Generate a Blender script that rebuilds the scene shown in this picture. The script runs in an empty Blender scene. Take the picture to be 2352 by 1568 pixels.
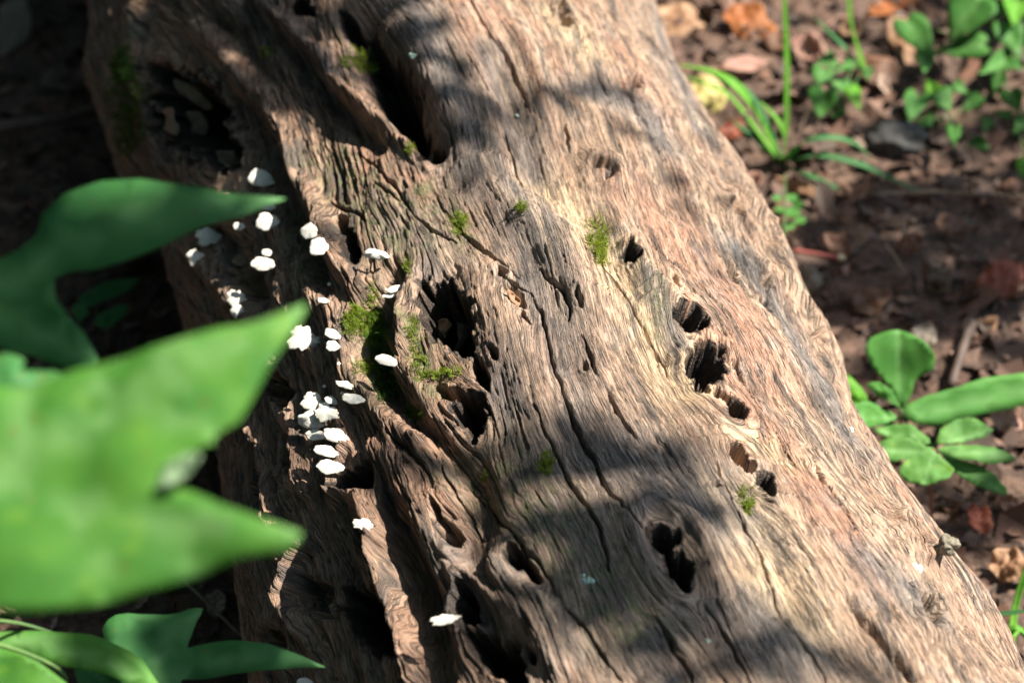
import bpy, math, random
import numpy as np
from mathutils import Vector, Matrix
rng = np.random.default_rng(7); random.seed(7)
C = bpy.context.scene.collection
scene = bpy.context.scene

# ------------------------------------------------------------------ camera, sky, sun, exposure
PITCH = math.radians(39)
CAM = np.array([0, -1.19, 1.29])
FWD = np.array([0, math.cos(PITCH), -math.sin(PITCH)]); RGT = np.array([1., 0, 0]); UPV = np.array([0, math.sin(PITCH), math.cos(PITCH)])
LENS, SENSOR = 55.0, 22.3
FPX = 2352 * LENS / SENSOR
cam = bpy.data.cameras.new('camera'); camo = bpy.data.objects.new('camera', cam); C.objects.link(camo)
camo.location = CAM; camo.rotation_euler = (math.pi / 2 - PITCH, 0, 0)
cam.lens = LENS; cam.sensor_width = SENSOR; cam.clip_start = 0.02; cam.clip_end = 300
cam.dof.use_dof = True; cam.dof.focus_distance = 1.50; cam.dof.aperture_fstop = 4.0; cam.dof.aperture_blades = 7
scene.camera = camo
SUN = np.array([0.57, 0.12, 0.81]); SUN /= np.linalg.norm(SUN)      # direction towards the sun
w = bpy.data.worlds.new('World'); scene.world = w; w.use_nodes = True
nt = w.node_tree
sky = nt.nodes.new('ShaderNodeTexSky'); sky.sky_type = 'NISHITA'; sky.sun_disc = False
sky.sun_elevation = math.asin(SUN[2]); sky.sun_rotation = math.atan2(SUN[0], SUN[1])
nt.links.new(sky.outputs[0], nt.nodes['Background'].inputs[0]); nt.nodes['Background'].inputs[1].default_value = 0.125
sl = bpy.data.lights.new('sun', 'SUN'); sl.energy = 5.0; sl.angle = math.radians(0.53); sl.color = (1, 0.92, 0.80)
so = bpy.data.objects.new('sun', sl); C.objects.link(so)
so.rotation_euler = Vector(SUN).to_track_quat('Z', 'Y').to_euler(); so.location = SUN * 10
scene.view_settings.view_transform = 'Standard'; scene.view_settings.look = 'None'
scene.view_settings.exposure = 1.6; scene.view_settings.gamma = 1.0; scene.view_settings.use_curve_mapping = False
scene.cycles.max_bounces = 6; scene.cycles.diffuse_bounces = 3; scene.cycles.transparent_max_bounces = 6
scene.cycles.use_denoising = True

# ------------------------------------------------------------------ numeric helpers
_perm = np.random.default_rng(3).permutation(256).astype(np.int32); _perm = np.concatenate([_perm, _perm, _perm])
_ang = np.random.default_rng(4).random(256) * 2 * np.pi; _gx = np.cos(_ang).astype(np.float32); _gy = np.sin(_ang).astype(np.float32)
def noise(x, y, seed=0):
    """2D gradient noise, about -1..1"""
    x = np.asarray(x, np.float32) + seed * 17.37; y = np.asarray(y, np.float32) + seed * 9.71
    xi = np.floor(x); yi = np.floor(y); fx = x - xi; fy = y - yi
    xi = xi.astype(np.int32) & 255; yi = yi.astype(np.int32) & 255
    u = fx * fx * fx * (fx * (fx * 6 - 15) + 10); v = fy * fy * fy * (fy * (fy * 6 - 15) + 10)
    def g(ix, iy, dx, dy):
        h = _perm[_perm[ix] + iy]; return _gx[h] * dx + _gy[h] * dy
    a = g(xi, yi, fx, fy); b = g(xi + 1, yi, fx - 1, fy); c = g(xi, yi + 1, fx, fy - 1); d = g(xi + 1, yi + 1, fx - 1, fy - 1)
    return (a + (b - a) * u + ((c + (d - c) * u) - (a + (b - a) * u)) * v) * 1.5
def fbm(x, y, o=3, seed=0, gain=.5):
    r = 0; a = 1; t = 0
    for i in range(o):
        r = r + a * noise(x * 2 ** i, y * 2 ** i, seed + i * 5); t += a; a *= gain
    return r / t
def sst(a, b, x):
    t = np.clip((x - a) / (b - a), 0, 1); return t * t * (3 - 2 * t)
def ray(px, py):
    d = FWD + RGT * (px - 1176) / FPX + UPV * (784 - py) / FPX
    return d / np.linalg.norm(d)
def atz(px, py, z):                      # where the view through a photo point meets height z
    d = ray(px, py); return CAM + d * (z - CAM[2]) / d[2]
def atd(px, py, dist):
    return CAM + ray(px, py) * dist
def project(p):
    q = p - CAM; zz = q @ FWD
    return 1176 + FPX * (q @ RGT) / zz, 784 - FPX * (q @ UPV) / zz, zz

# ------------------------------------------------------------------ object helpers
def mesh_from(name, verts, faces, smooth=True):
    m = bpy.data.meshes.new(name); m.from_pydata([tuple(v) for v in verts], [], [tuple(f) for f in faces]); m.update()
    if smooth: m.polygons.foreach_set('use_smooth', [True] * len(m.polygons))
    return m
def grid_mesh(name, V, nu, nv, wrap=False):
    """fast quad grid: V is (nu*nv,3)"""
    idx = np.arange(nu * nv, dtype=np.int32).reshape(nu, nv)
    if wrap: idx = np.concatenate([idx, idx[:, :1]], 1)
    q = np.stack([idx[:-1, :-1], idx[:-1, 1:], idx[1:, 1:], idx[1:, :-1]], -1).reshape(-1, 4)
    return raw_mesh(name, V, q)
def raw_mesh(name, V, q, smooth=True):
    k = q.shape[1]
    m = bpy.data.meshes.new(name)
    m.vertices.add(len(V)); m.vertices.foreach_set('co', np.asarray(V, np.float32).ravel())
    m.loops.add(q.size); m.loops.foreach_set('vertex_index', q.astype(np.int32).ravel())
    m.polygons.add(len(q)); m.polygons.foreach_set('loop_start', np.arange(0, q.size, k, dtype=np.int32))
    m.polygons.foreach_set('use_smooth', np.full(len(q), smooth))
    m.update(calc_edges=True); m.validate()
    return m
def attr(m, name, arr, kind):
    a = m.attributes.new(name, kind, 'POINT')
    a.data.foreach_set('color' if 'COLOR' in kind else 'vector' if kind == 'FLOAT_VECTOR' else 'value', np.asarray(arr, np.float32).ravel())
def obj(name, mesh, mat=None, parent=None, label=None, cat=None, group=None, kind=None, loc=None):
    o = bpy.data.objects.new(name, mesh); C.objects.link(o)
    if mat and mesh is not None and len(mesh.materials) == 0: mesh.materials.append(mat)
    if parent: o.parent = parent
    if label: o['label'] = label
    if cat: o['category'] = cat
    if group: o['group'] = group
    if kind: o['kind'] = kind
    if loc is not None: o.location = tuple(loc)
    return o

# ------------------------------------------------------------------ materials
class NT:
    def __init__(s, name):
        s.m = bpy.data.materials.new(name); s.m.use_nodes = True; s.t = s.m.node_tree
        s.b = s.t.nodes['Principled BSDF']; s.out = s.t.nodes['Material Output']
    def n(s, typ, **kw):
        n = s.t.nodes.new(typ)
        for k, v in kw.items():
            if k.startswith('i_'):
                key = k[2:]; key = int(key) if key.isdigit() else key
                s.set(n.inputs[key], v)
            else: setattr(n, k, v)
        return n
    def set(s, inp, v):
        if hasattr(v, 'is_output') or isinstance(v, bpy.types.NodeSocket): s.t.links.new(v, inp)
        else: inp.default_value = v
    def math(s, op, a, b=0.0, clamp=False):
        n = s.n('ShaderNodeMath', operation=op, use_clamp=clamp); s.set(n.inputs[0], a); s.set(n.inputs[1], b); return n.outputs[0]
    def mix(s, fac, a, b, blend='MIX'):
        n = s.n('ShaderNodeMix', data_type='RGBA', blend_type=blend); s.set(n.inputs[0], fac); s.set(n.inputs[6], a); s.set(n.inputs[7], b); return n.outputs[2]
    def ramp(s, f, lo, hi):
        n = s.n('ShaderNodeMapRange', interpolation_type='SMOOTHSTEP'); s.set(n.inputs[0], f); n.inputs[1].default_value = lo; n.inputs[2].default_value = hi; return n.outputs[0]
    def noise(s, vec, scale, detail=3, rough=.5, dist=0.0):
        n = s.n('ShaderNodeTexNoise'); s.set(n.inputs['Vector'], vec); n.inputs['Scale'].default_value = scale; n.inputs['Detail'].default_value = detail
        n.inputs['Roughness'].default_value = rough; n.inputs['Distortion'].default_value = dist; return n.outputs['Fac']
    def mapv(s, vec, sc):
        n = s.n('ShaderNodeMapping'); s.set(n.inputs[0], vec); n.inputs['Scale'].default_value = sc; return n.outputs[0]
    def attr(s, name):
        n = s.n('ShaderNodeAttribute'); n.attribute_name = name; return n
    def bump(s, h, strength, dist, normal=None):
        n = s.n('ShaderNodeBump'); s.set(n.inputs['Height'], h); n.inputs['Strength'].default_value = strength; n.inputs['Distance'].default_value = dist
        if normal is not None: s.set(n.inputs['Normal'], normal)
        return n.outputs[0]
def rgb(r, g, b): return (r, g, b, 1)

def make_wood():
    k = NT('weathered_wood')
    g = k.attr('grain').outputs['Vector']; t = k.attr('tint')
    sep = k.n('ShaderNodeSeparateColor'); k.set(sep.inputs[0], t.outputs['Color'])
    yel, gry, red, grn = sep.outputs[0], sep.outputs[1], sep.outputs[2], t.outputs['Alpha']
    wr = k.n('ShaderNodeVectorMath', operation='SCALE'); wn = k.n('ShaderNodeTexNoise'); k.set(wn.inputs['Vector'], k.mapv(g, (200, 60, 1))); wn.inputs['Scale'].default_value = 1
    wc = k.n('ShaderNodeVectorMath', operation='SUBTRACT'); k.set(wc.inputs[0], wn.outputs['Color']); wc.inputs[1].default_value = (.5, .5, .5)
    k.set(wr.inputs[0], wc.outputs[0]); wr.inputs['Scale'].default_value = .0012
    ga = k.n('ShaderNodeVectorMath', operation='ADD'); k.set(ga.inputs[0], g); k.set(ga.inputs[1], wr.outputs[0]); g = ga.outputs[0]
    fine = k.noise(k.mapv(g, (1500, 85, 1)), 1, 3, .65)
    mid = k.noise(k.mapv(g, (480, 17, 1)), 1, 5, .66)
    big = k.noise(k.mapv(g, (70, 4, 1)), 1, 5, .62)
    blotch = k.noise(k.mapv(g, (34, 24, 1)), 1, 5, .65)
    def fissure(sx, sy, w, seed):
        n = k.noise(k.mapv(g, (sx, sy, 1)), 1, 2, .5, .3); d = k.math('ABSOLUTE', k.math('SUBTRACT', n, .5)); return k.math('SUBTRACT', 1.0, k.ramp(d, 0.0, w))
    f1 = k.math('MULTIPLY', fissure(560, 13, .036, 0), k.ramp(k.noise(k.mapv(g, (150, 40, 1)), 1, 2), .42, .58))
    f2 = k.math('MULTIPLY', fissure(860, 32, .055, 1), k.ramp(k.noise(k.mapv(g, (260, 90, 1)), 1, 2), .40, .6))
    f3 = k.math('MULTIPLY', fissure(300, 200, .014, 2), k.ramp(k.noise(k.mapv(g, (120, 60, 1)), 1, 2), .5, .66))   # cross checks
    fis = k.math('MAXIMUM', k.math('MAXIMUM', f1, k.math('MULTIPLY', f2, .8)), k.math('MULTIPLY', f3, .35))
    col = k.mix(k.ramp(mid, .3, .7), rgb(.15, .098, .066), rgb(.43, .29, .20))
    col = k.mix(k.math('MULTIPLY', k.ramp(big, .50, .66), .65), col, rgb(.27, .14, .09))
    col = k.mix(k.math('MULTIPLY', k.math('MULTIPLY', red, .9), k.ramp(mid, .25, .55)), col, rgb(.37, .195, .13))
    col = k.mix(k.math('MULTIPLY', k.ramp(blotch, .5, .66), .4), col, rgb(.30, .275, .25))
    col = k.mix(k.math('MULTIPLY', k.math('MULTIPLY', yel, .85), k.ramp(mid, .36, .62)), col, rgb(.60, .46, .27))
    gm = k.math('MULTIPLY', gry, k.ramp(k.math('ADD', mid, k.math('MULTIPLY', blotch, .6)), .45, .85))
    col = k.mix(k.math('MULTIPLY', gry, .55), col, k.mix(k.ramp(mid, .3, .7), rgb(.13, .12, .115), rgb(.30, .28, .265)))
    col = k.mix(k.math('MULTIPLY', gm, .75), col, rgb(.085, .083, .085))
    col = k.mix(k.math('MULTIPLY', gry, k.math('MULTIPLY', k.ramp(fine, .54, .72), .8)), col, rgb(.29, .28, .275))
    lb = k.noise(k.mapv(g, (90, 4, 1)), 1, 5, .6); col = k.mix(k.math('MULTIPLY', k.ramp(lb, .5, .64), .55), col, rgb(.50, .375, .27))
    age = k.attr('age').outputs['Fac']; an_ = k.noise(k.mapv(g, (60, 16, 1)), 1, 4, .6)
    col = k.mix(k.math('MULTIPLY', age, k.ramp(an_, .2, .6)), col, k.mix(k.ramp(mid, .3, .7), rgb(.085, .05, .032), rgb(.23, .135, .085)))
    pale = k.noise(k.mapv(g, (760, 36, 1)), 1, 3, .6)
    col = k.mix(k.math('MULTIPLY', k.ramp(pale, .56, .72), k.math('SUBTRACT', .55, k.math('MULTIPLY', age, .35))), col, rgb(.58, .48, .38))
    col = k.mix(k.math('MULTIPLY', k.ramp(fine, .50, .70), .55), col, rgb(.075, .052, .04))
    stain = k.noise(k.mapv(g, (80, 11, 1)), 1, 6, .68, .4)
    col = k.mix(k.math('MULTIPLY', k.ramp(stain, .53, .64), .8), col, rgb(.05, .043, .04))
    gn = k.noise(k.mapv(g, (160, 80, 1)), 1, 4, .6)
    col = k.mix(k.math('MULTIPLY', k.math('MULTIPLY', grn, .8), k.ramp(gn, .40, .62)), col, rgb(.085, .10, .038))
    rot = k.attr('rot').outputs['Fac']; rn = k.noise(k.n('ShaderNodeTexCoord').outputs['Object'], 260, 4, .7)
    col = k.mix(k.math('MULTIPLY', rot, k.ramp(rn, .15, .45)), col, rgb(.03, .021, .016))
    col = k.mix(k.math('MULTIPLY', fis, .92), col, rgb(.035, .03, .025))
    k.set(k.b.inputs['Base Color'], col)
    k.set(k.b.inputs['Roughness'], k.n('ShaderNodeMapRange', i_0=fine, i_3=.45, i_4=.8).outputs[0])
    k.b.inputs['Specular IOR Level'].default_value = .45
    mott = k.noise(k.n('ShaderNodeTexCoord').outputs['Object'], 520, 3, .6); h = k.math('ADD', k.math('MULTIPLY', mott, .45), k.math('ADD', k.math('MULTIPLY', fine, .7), k.math('MULTIPLY', mid, .9)))
    h = k.math('SUBTRACT', h, k.math('MULTIPLY', fis, .75))
    h = k.math('ADD', h, k.math('MULTIPLY', k.math('MULTIPLY', rn, rot), 1.5))
    k.set(k.b.inputs['Normal'], k.bump(h, 1.0, .0019))
    return k.m
WOOD = make_wood()

# ------------------------------------------------------------------ fallen log: base form
A0 = np.array([-0.003, 0.2, 0.15]); AD = np.array([0.242, -0.970, 0]); AD /= np.linalg.norm(AD); AN = np.array([-AD[1], AD[0], 0]); HB = 0.20
right_pts = np.array([atz(x, y, .207) for x, y in [(1490, 0), (1560, 170), (1660, 370), (1775, 520), (1900, 790), (1955, 940), (2030, 1060), (2110, 1200), (2190, 1300), (2352, 1540)]])
left_pts = np.array([atz(x, y, .09) for x, y in [(238, 20), (245, 230), (275, 400), (385, 560), (430, 720), (520, 960), (545, 1150), (580, 1300), (600, 1560)]])
rs = (right_pts - A0) @ AD; rw = ((right_pts - A0) @ AN) / .957
ls = (left_pts - A0) @ AD; lw = -((left_pts - A0) @ AN) / .957
NS, NTH = 900, 1360
s_ax = np.concatenate([np.linspace(-1.15, -.64, 30)[:-1], np.linspace(-.64, .56, NS), np.linspace(.56, .95, 24)[1:]])
t_ax = np.concatenate([np.linspace(-1.95, 1.42, NTH), np.linspace(1.42, 2 * math.pi - 1.95, 60)[1:-1]])
def smooth1(x, xs, ys):
    fine = np.linspace(-1.3, 1.1, 481); v = np.interp(fine, xs, ys); kk = np.hanning(17); kk /= kk.sum()
    return np.interp(x, fine, np.convolve(np.pad(v, 8, 'edge'), kk, 'valid'))
S, T = np.meshgrid(s_ax, t_ax, indexing='ij')
Tw = np.where(T > math.pi, T - 2 * math.pi, T)
RW = smooth1(s_ax, rs, rw)[:, None]; LW = smooth1(s_ax, ls, lw)[:, None]
Wd = np.where(np.sin(T) > 0, RW, LW)
base = A0 + S[..., None] * AD + (Wd * np.sin(T))[..., None] * AN + (HB * np.cos(T))[..., None] * np.array([0, 0, 1.])
nrm = (np.sin(T) / Wd)[..., None] * AN + (np.cos(T) / HB)[..., None] * np.array([0, 0, 1.])
nrm /= np.linalg.norm(nrm, axis=-1, keepdims=True)
W = Tw * .2
bpx, bpy_, bz = project(base)
facing = ((CAM - base) * nrm).sum(-1) > 0.0
bpx = np.where(facing, bpx, 1e6)
def sw(px, py):                         # log surface coordinates under a photo point
    i = np.argmin((bpx[::2, ::2] - px) ** 2 + (bpy_[::2, ::2] - py) ** 2)
    a, b = np.unravel_index(i, bpx[::2, ::2].shape); return S[a * 2, b * 2], W[a * 2, b * 2]
# ragged copies of the coordinates
wob = .004
Sx = (S + wob * fbm(S * 60, W * 60, 3, 11)).astype(np.float32); Wx = (W + wob * .6 * fbm(S * 60, W * 60, 3, 12)).astype(np.float32)
def polydist(pts, pad):
    q = np.array([sw(*p) for p in pts]); D = np.full(S.shape, 9., np.float32); TT = np.zeros(S.shape, np.float32)
    lo = q.min(0) - pad; hi = q.max(0) + pad
    m = (S > lo[0]) & (S < hi[0]) & (W > lo[1]) & (W < hi[1])
    x = Sx[m]; y = Wx[m]; dd = np.full(x.shape, 9., np.float32); sg = np.zeros(x.shape, np.float32); tt = np.zeros(x.shape, np.float32)
    n = len(q) - 1
    for i in range(n):
        a, b = q[i], q[i + 1]; v = b - a; L2 = v @ v + 1e-12
        u = np.clip(((x - a[0]) * v[0] + (y - a[1]) * v[1]) / L2, 0, 1)
        ex = x - a[0] - u * v[0]; ey = y - a[1] - u * v[1]; d = np.hypot(ex, ey)
        c = d < dd; dd = np.where(c, d, dd); tt = np.where(c, (i + u) / n, tt)
        sg = np.where(c, np.sign(v[0] * ey - v[1] * ex), sg)
    D[m] = dd; TT[m] = tt; G = np.zeros(S.shape, np.float32); G[m] = sg
    return D, TT, G
PX = 0.000264
# holes: x, y, long radius, short radius, direction of the long radius, depth, rim
HOLES = [(1028, 728, 80, 47, 72, .055, .004), (1068, 790, 45, 22, 62, .030, .002), (1074, 940, 42, 34, 10, .045, .005), (1088, 985, 22, 16, 70, .03, .003), (1108, 866, 34, 16, 55, .022, .003), (1030, 905, 34, 16, 20, .015, .002),
  (818, 574, 46, 17, 78, .026, .005), (790, 520, 22, 16, 70, .016, .003), (1186, 690, 44, 13, 60, .016, .003), (1208, 748, 22, 9, 60, .014, .001), (1150, 635, 14, 9, 30, .010, .002), (1452, 594, 22, 18, 25, .026, .004), (1551, 652, 15, 7, 75, .018, .001), (1572, 690, 12, 8, 60, .010, .003),
  (1580, 740, 33, 25, 62, .034, .004), (1604, 752, 18, 15, 20, .026, .003), (1622, 838, 44, 36, 62, .042, .004), (1612, 890, 20, 14, 30, .018, .002), (1660, 908, 26, 16, 45, .018, .002), (1689, 938, 28, 18, 72, .032, .003), (1700, 955, 14, 10, 30, .022, .002),
  (1695, 1042, 30, 20, 45, .014, .005), (1722, 1078, 20, 14, 50, .020, .003), (1757, 1110, 28, 17, 75, .032, .003), (1762, 1135, 16, 9, 70, .02, .002), (1522, 1238, 36, 28, 55, .034, .006), (1560, 1302, 42, 25, 72, .040, .005), (1574, 1332, 22, 14, 80, .03, .001),
  (1192, 1290, 34, 22, 50, .038, .006), (1225, 1325, 30, 12, 50, .016, .001), (1176, 1268, 20, 7, 85, .02, .001), (1042, 1240, 34, 20, 60, .020, .007), (1025, 1200, 30, 9, 70, .012, .002), (815, 1105, 48, 24, -20, .034, .008), (850, 1080, 24, 12, -60, .03, .004),
  (728, 1372, 56, 40, 60, .014, .010), (850, 1420, 80, 42, 65, .060, .003), (880, 1360, 50, 14, 75, .03, .002), (1078, 1404, 42, 19, 80, .045, .005), (1150, 1512, 58, 34, 40, .055, .004), (1105, 1470, 34, 14, 20, .04, .002), (1180, 1480, 16, 8, 75, .02, .002), (1225, 1505, 20, 8, 78, .018, .002),
  (440, 265, 95, 58, 70, .055, .006), (500, 340, 60, 34, 50, .050, .004), (385, 180, 40, 22, 60, .03, .003), (690, 18, 34, 20, 30, .035, .005), (800, 60, 34, 16, 60, .025, .003), (850, 100, 40, 24, 70, .030, .003), (905, 205, 85, 36, 62, .050, .002), (990, 342, 28, 24, 20, .060, .003),
  (1285, 30, 40, 18, 60, .012, .002), (1462, 190, 12, 9, 20, .012, .003), (1380, 400, 26, 15, 20, .006, .004), (1690, 625, 26, 12, 70, .008, .003), (1765, 640, 30, 14, 65, .009, .003), (1765, 710, 26, 12, 50, .007, .003), (1890, 1105, 12, 8, 70, .014, .001), (1640, 1122, 10, 8, 0, .008, .002),
  (1690, 470, 20, 10, 60, .010, .003), (2130, 1400, 44, 20, 68, .012, .005), (2100, 1235, 40, 18, 60, .010, .006), (1345, 850, 14, 8, 60, .005, .001), (1135, 830, 22, 8, 65, .01, .001), (560, 640, 46, 24, 70, .02, .004), (640, 900, 50, 24, 70, .02, .004), (600, 1130, 46, 16, 80, .018, .004), (665, 1040, 46, 14, 80, .016, .004), (640, 1470, 40, 18, 80, .02, .003),
  (1330, 720, 22, 8, 78, .006, .001), (1870, 770, 9, 6, 70, .01, .001)]
psi = W + .017 * noise(S * 3.2, W * 5, 21) + .004 * noise(S * 9, W * 16, 22)
hole_h = np.zeros(S.shape, np.float32); inhole = np.zeros(S.shape, np.float32); rotm = np.zeros(S.shape, np.float32)
for (cx, cy, r1, r2, an, dep, rim) in HOLES:
    hs = 1.05 if r1 < 60 else 1.1; r1 *= hs; r2 *= hs * 1.08; dep *= 1.05
    a = math.radians(an); c0 = np.array(sw(cx, cy))
    e1 = np.array(sw(cx + r1 * math.cos(a), cy + r1 * math.sin(a))) - c0; e2 = np.array(sw(cx - r2 * math.sin(a), cy + r2 * math.cos(a))) - c0
    M = np.array([e1, e2]).T
    if abs(np.linalg.det(M)) < 1e-7: continue
    Mi = np.linalg.inv(M); R = max(np.linalg.norm(e1), np.linalg.norm(e2)) * 4.2
    m = (np.abs(S - c0[0]) < R) & (np.abs(W - c0[1]) < R)
    x = Sx[m] - c0[0]; y = Wx[m] - c0[1]
    q = np.hypot(Mi[0, 0] * x + Mi[0, 1] * y, Mi[1, 0] * x + Mi[1, 1] * y)
    q = q + .30 * noise(S[m] * 110, W[m] * 150, 31) + .13 * noise(S[m] * 260, W[m] * 260, 32) + .09 * noise(S[m] * 90, W[m] * 330, 36)
    f = sst(1.08, .62, q)
    f = f * (1 + .16 * noise(S[m] * 150, W[m] * 150, 34) + .12 * noise(S[m] * 380, W[m] * 380, 35))
    hole_h[m] = np.minimum(hole_h[m], -dep * f) + 0
    hole_h[m] += rim * np.exp(-((q - 1.45) / .42) ** 2) * (1 - f)
    inhole[m] = np.maximum(inhole[m], f)
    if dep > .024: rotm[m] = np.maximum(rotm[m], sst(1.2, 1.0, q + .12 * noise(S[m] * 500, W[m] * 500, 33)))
    Rw = abs(e2[1]) * 1.5 + abs(e1[1]) * .8 + .002
    dy = W[m] - c0[1]; dx = (S[m] - c0[0]) * .45
    if dep < .0145: continue
    Rw *= .85
    psi[m] -= dy * Rw ** 2 / (dx ** 2 + dy ** 2 + .45 * Rw ** 2) * np.exp(-(dx ** 2 + dy ** 2) / (3.5 * Rw) ** 2) * .62
# ridges (+) and valleys (-): points, half width px, height m
LINES = [([(600, 225), (650, 300), (700, 430), (745, 505), (765, 580), (800, 640), (840, 665)], 26, .013), ([(560, 230), (600, 330), (650, 440), (690, 520), (735, 640)], 38, -.014),
  ([(585, 0), (660, 65), (720, 130), (780, 205), (850, 270), (935, 338), (985, 362)], 24, .013), ([(640, 90), (700, 150), (755, 225), (810, 295), (875, 335)], 26, -.012),
  ([(835, 60), (880, 180), (935, 265), (995, 345)], 44, -.034), ([(930, 40), (985, 160), (1040, 280), (1085, 380)], 52, .012),
  ([(945, 625), (930, 700), (942, 780), (925, 840), (950, 900), (995, 965), (1040, 1010), (1075, 1060)], 24, .014), ([(915, 640), (890, 720), (865, 800), (890, 890), (950, 950), (1030, 1030), (1085, 1110), (1110, 1230), (1120, 1300)], 34, -.020),
  ([(720, 650), (770, 720), (800, 800), (820, 870), (870, 930), (960, 1000), (1040, 1110), (1070, 1200)], 36, .012), ([(640, 690), (690, 760), (740, 860), (770, 960)], 40, .004),
  ([(870, 1040), (930, 1090), (975, 1180), (1000, 1260), (1060, 1350), (1050, 1420), (1075, 1500)], 34, .012), ([(780, 1130), (850, 1160), (880, 1230), (895, 1330), (925, 1420), (950, 1500), (960, 1568)], 22, .018),
  ([(930, 1200), (950, 1290), (985, 1380), (1000, 1480), (1010, 1568)], 30, -.016), ([(690, 1250), (680, 1310), (672, 1380), (700, 1450)], 18, .012),
  ([(1120, 1240), (1140, 1300), (1180, 1360), (1260, 1400), (1320, 1470)], 26, .010), ([(1080, 1330), (1150, 1390), (1230, 1450), (1290, 1540)], 24, .008),
  ([(1090, 640), (1130, 720), (1190, 800), (1230, 900), (1240, 1000)], 46, .008), ([(1200, 570), (1250, 640), (1280, 720)], 30, -.0025), ([(1140, 150), (1200, 280), (1230, 390)], 40, -.008),
  ([(1000, 0), (1060, 120), (1120, 250), (1150, 380)], 30, .004), ([(1180, 60), (1230, 160), (1260, 290)], 26, .006), ([(1100, 390), (1180, 480), (1290, 560), (1340, 700), (1400, 860)], 60, .010),
  ([(1250, 420), (1320, 450), (1390, 520), (1410, 600), (1470, 690), (1530, 800), (1570, 900)], 28, -.005), ([(1400, 470), (1440, 560), (1500, 660), (1560, 720)], 26, .005),
  ([(1360, 360), (1430, 410), (1450, 470)], 36, .009), ([(1500, 1150), (1450, 1190), (1470, 1280), (1530, 1370)], 22, .004), ([(1540, 1170), (1610, 1230), (1640, 1330)], 24, .006),
  ([(1660, 360), (1700, 450), (1760, 520), (1800, 640), (1880, 780), (1910, 860)], 16, .006), ([(1640, 370), (1690, 480), (1740, 540), (1770, 600)], 12, -.006), ([(1910, 880), (1960, 1010), (2010, 1100), (2090, 1230), (2180, 1370)], 22, .003), ([(1950, 960), (1985, 1060), (2060, 1160), (2110, 1230)], 16, -.0035),
  ([(1680, 1090), (1760, 1230), (1830, 1370), (1930, 1500)], 30, -.005), ([(1964, 1379), (2000, 1435), (2047, 1495), (2090, 1560)], 10, -.014),
  ([(430, 560), (520, 660), (600, 780), (650, 900), (690, 1010), (700, 1130)], 26, .008), ([(380, 430), (470, 520), (560, 600), (610, 690)], 30, -.012), ([(560, 930), (600, 1020), (625, 1120), (650, 1250), (660, 1400)], 16, .008), ([(590, 1300), (610, 1420), (620, 1568)], 14, -.008), ([(780, 980), (800, 1030), (760, 1090), (765, 1150)], 18, .008),
  ([(700, 560), (740, 620), (770, 700)], 22, -.010), ([(300, 30), (330, 200), (380, 380)], 34, .010), ([(450, 60), (540, 150), (590, 230)], 26, .010), ([(480, 30), (560, 100), (620, 190)], 24, -.008)]
CRACKS = [[(1078, 0), (1134, 87), (1184, 160), (1201, 197), (1212, 250)], [(1071, 133), (1134, 207), (1161, 293), (1184, 367), (1200, 430)], [(1150, 640), (1215, 680), (1250, 740), (1265, 820), (1290, 900), (1325, 980), (1352, 1040), (1390, 1110), (1440, 1180), (1470, 1230)],
  [(1000, 450), (1060, 540), (1150, 600), (1190, 650)], [(1340, 790), (1375, 880), (1420, 950), (1460, 1010)], [(1365, 560), (1400, 640), (1470, 730), (1540, 850), (1570, 920)], [(1640, 1060), (1690, 1160), (1760, 1300), (1800, 1400)], [(1230, 950), (1290, 1080), (1370, 1200), (1400, 1300)],
  [(1090, 1120), (1170, 1220), (1260, 1320), (1300, 1400), (1370, 1480), (1420, 1560)], [(1020, 1080), (1060, 1160), (1100, 1230)], [(1620, 1380), (1680, 1480), (1720, 1568)], [(1500, 1400), (1560, 1500), (1590, 1568)], [(1810, 1400), (1870, 1500), (1900, 1568)], [(860, 420), (930, 470), (990, 530), (1050, 560)], [(820, 340), (900, 420), (960, 500)],
  [(760, 460), (830, 500), (880, 560)], [(1255, 200), (1290, 260), (1310, 340)], [(1310, 60), (1360, 140), (1400, 220)], [(1380, 100), (1440, 200), (1500, 300), (1530, 380)], [(1560, 640), (1640, 740), (1700, 850), (1760, 960), (1830, 1080)], [(1500, 560), (1600, 640), (1680, 760)], [(1850, 1010), (1900, 1120), (1960, 1240)], [(1240, 620), (1300, 700), (1310, 760)], [(900, 1000), (960, 1060), (1010, 1120)], [(800, 1180), (830, 1260), (870, 1310)]]
h = .010 * fbm(S * 5, W * 9, 3, 41) + .004 * noise(S * 15, W * 7, 42)
for pts, wd, ht in LINES:
    D, tt, sg = polydist(pts, wd * PX * 4)
    wv = wd * PX * (1 + .35 * noise(S * 40, W * 20, 43))
    h += ht * (1.5 if np.mean([p[0] for p in pts]) > 1080 else 1.1) * np.exp(-(D / np.maximum(wv, 1e-4)) ** 2) * (.35 + .65 * np.sin(np.pi * np.clip(tt, .04, .96)) ** .5)
    m = D < wd * PX * 3                       # the grain bends along the feature
hl = h - .010 * fbm(S * 5, W * 9, 3, 41)
psi += .2 * np.clip(hl, -.012, .014)
for pts in CRACKS:
    D, tt, sg = polydist(pts, .03)
    wv = .00062 * (1 + .7 * noise(S * 60, W * 30, 44)) * (.5 + np.sin(np.pi * tt))
    h -= .007 * np.exp(-(D / np.maximum(wv, 2e-4)) ** 2) * sst(-.75, -.25, noise(S * 14, W * 8, 45))
h += hole_h
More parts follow.
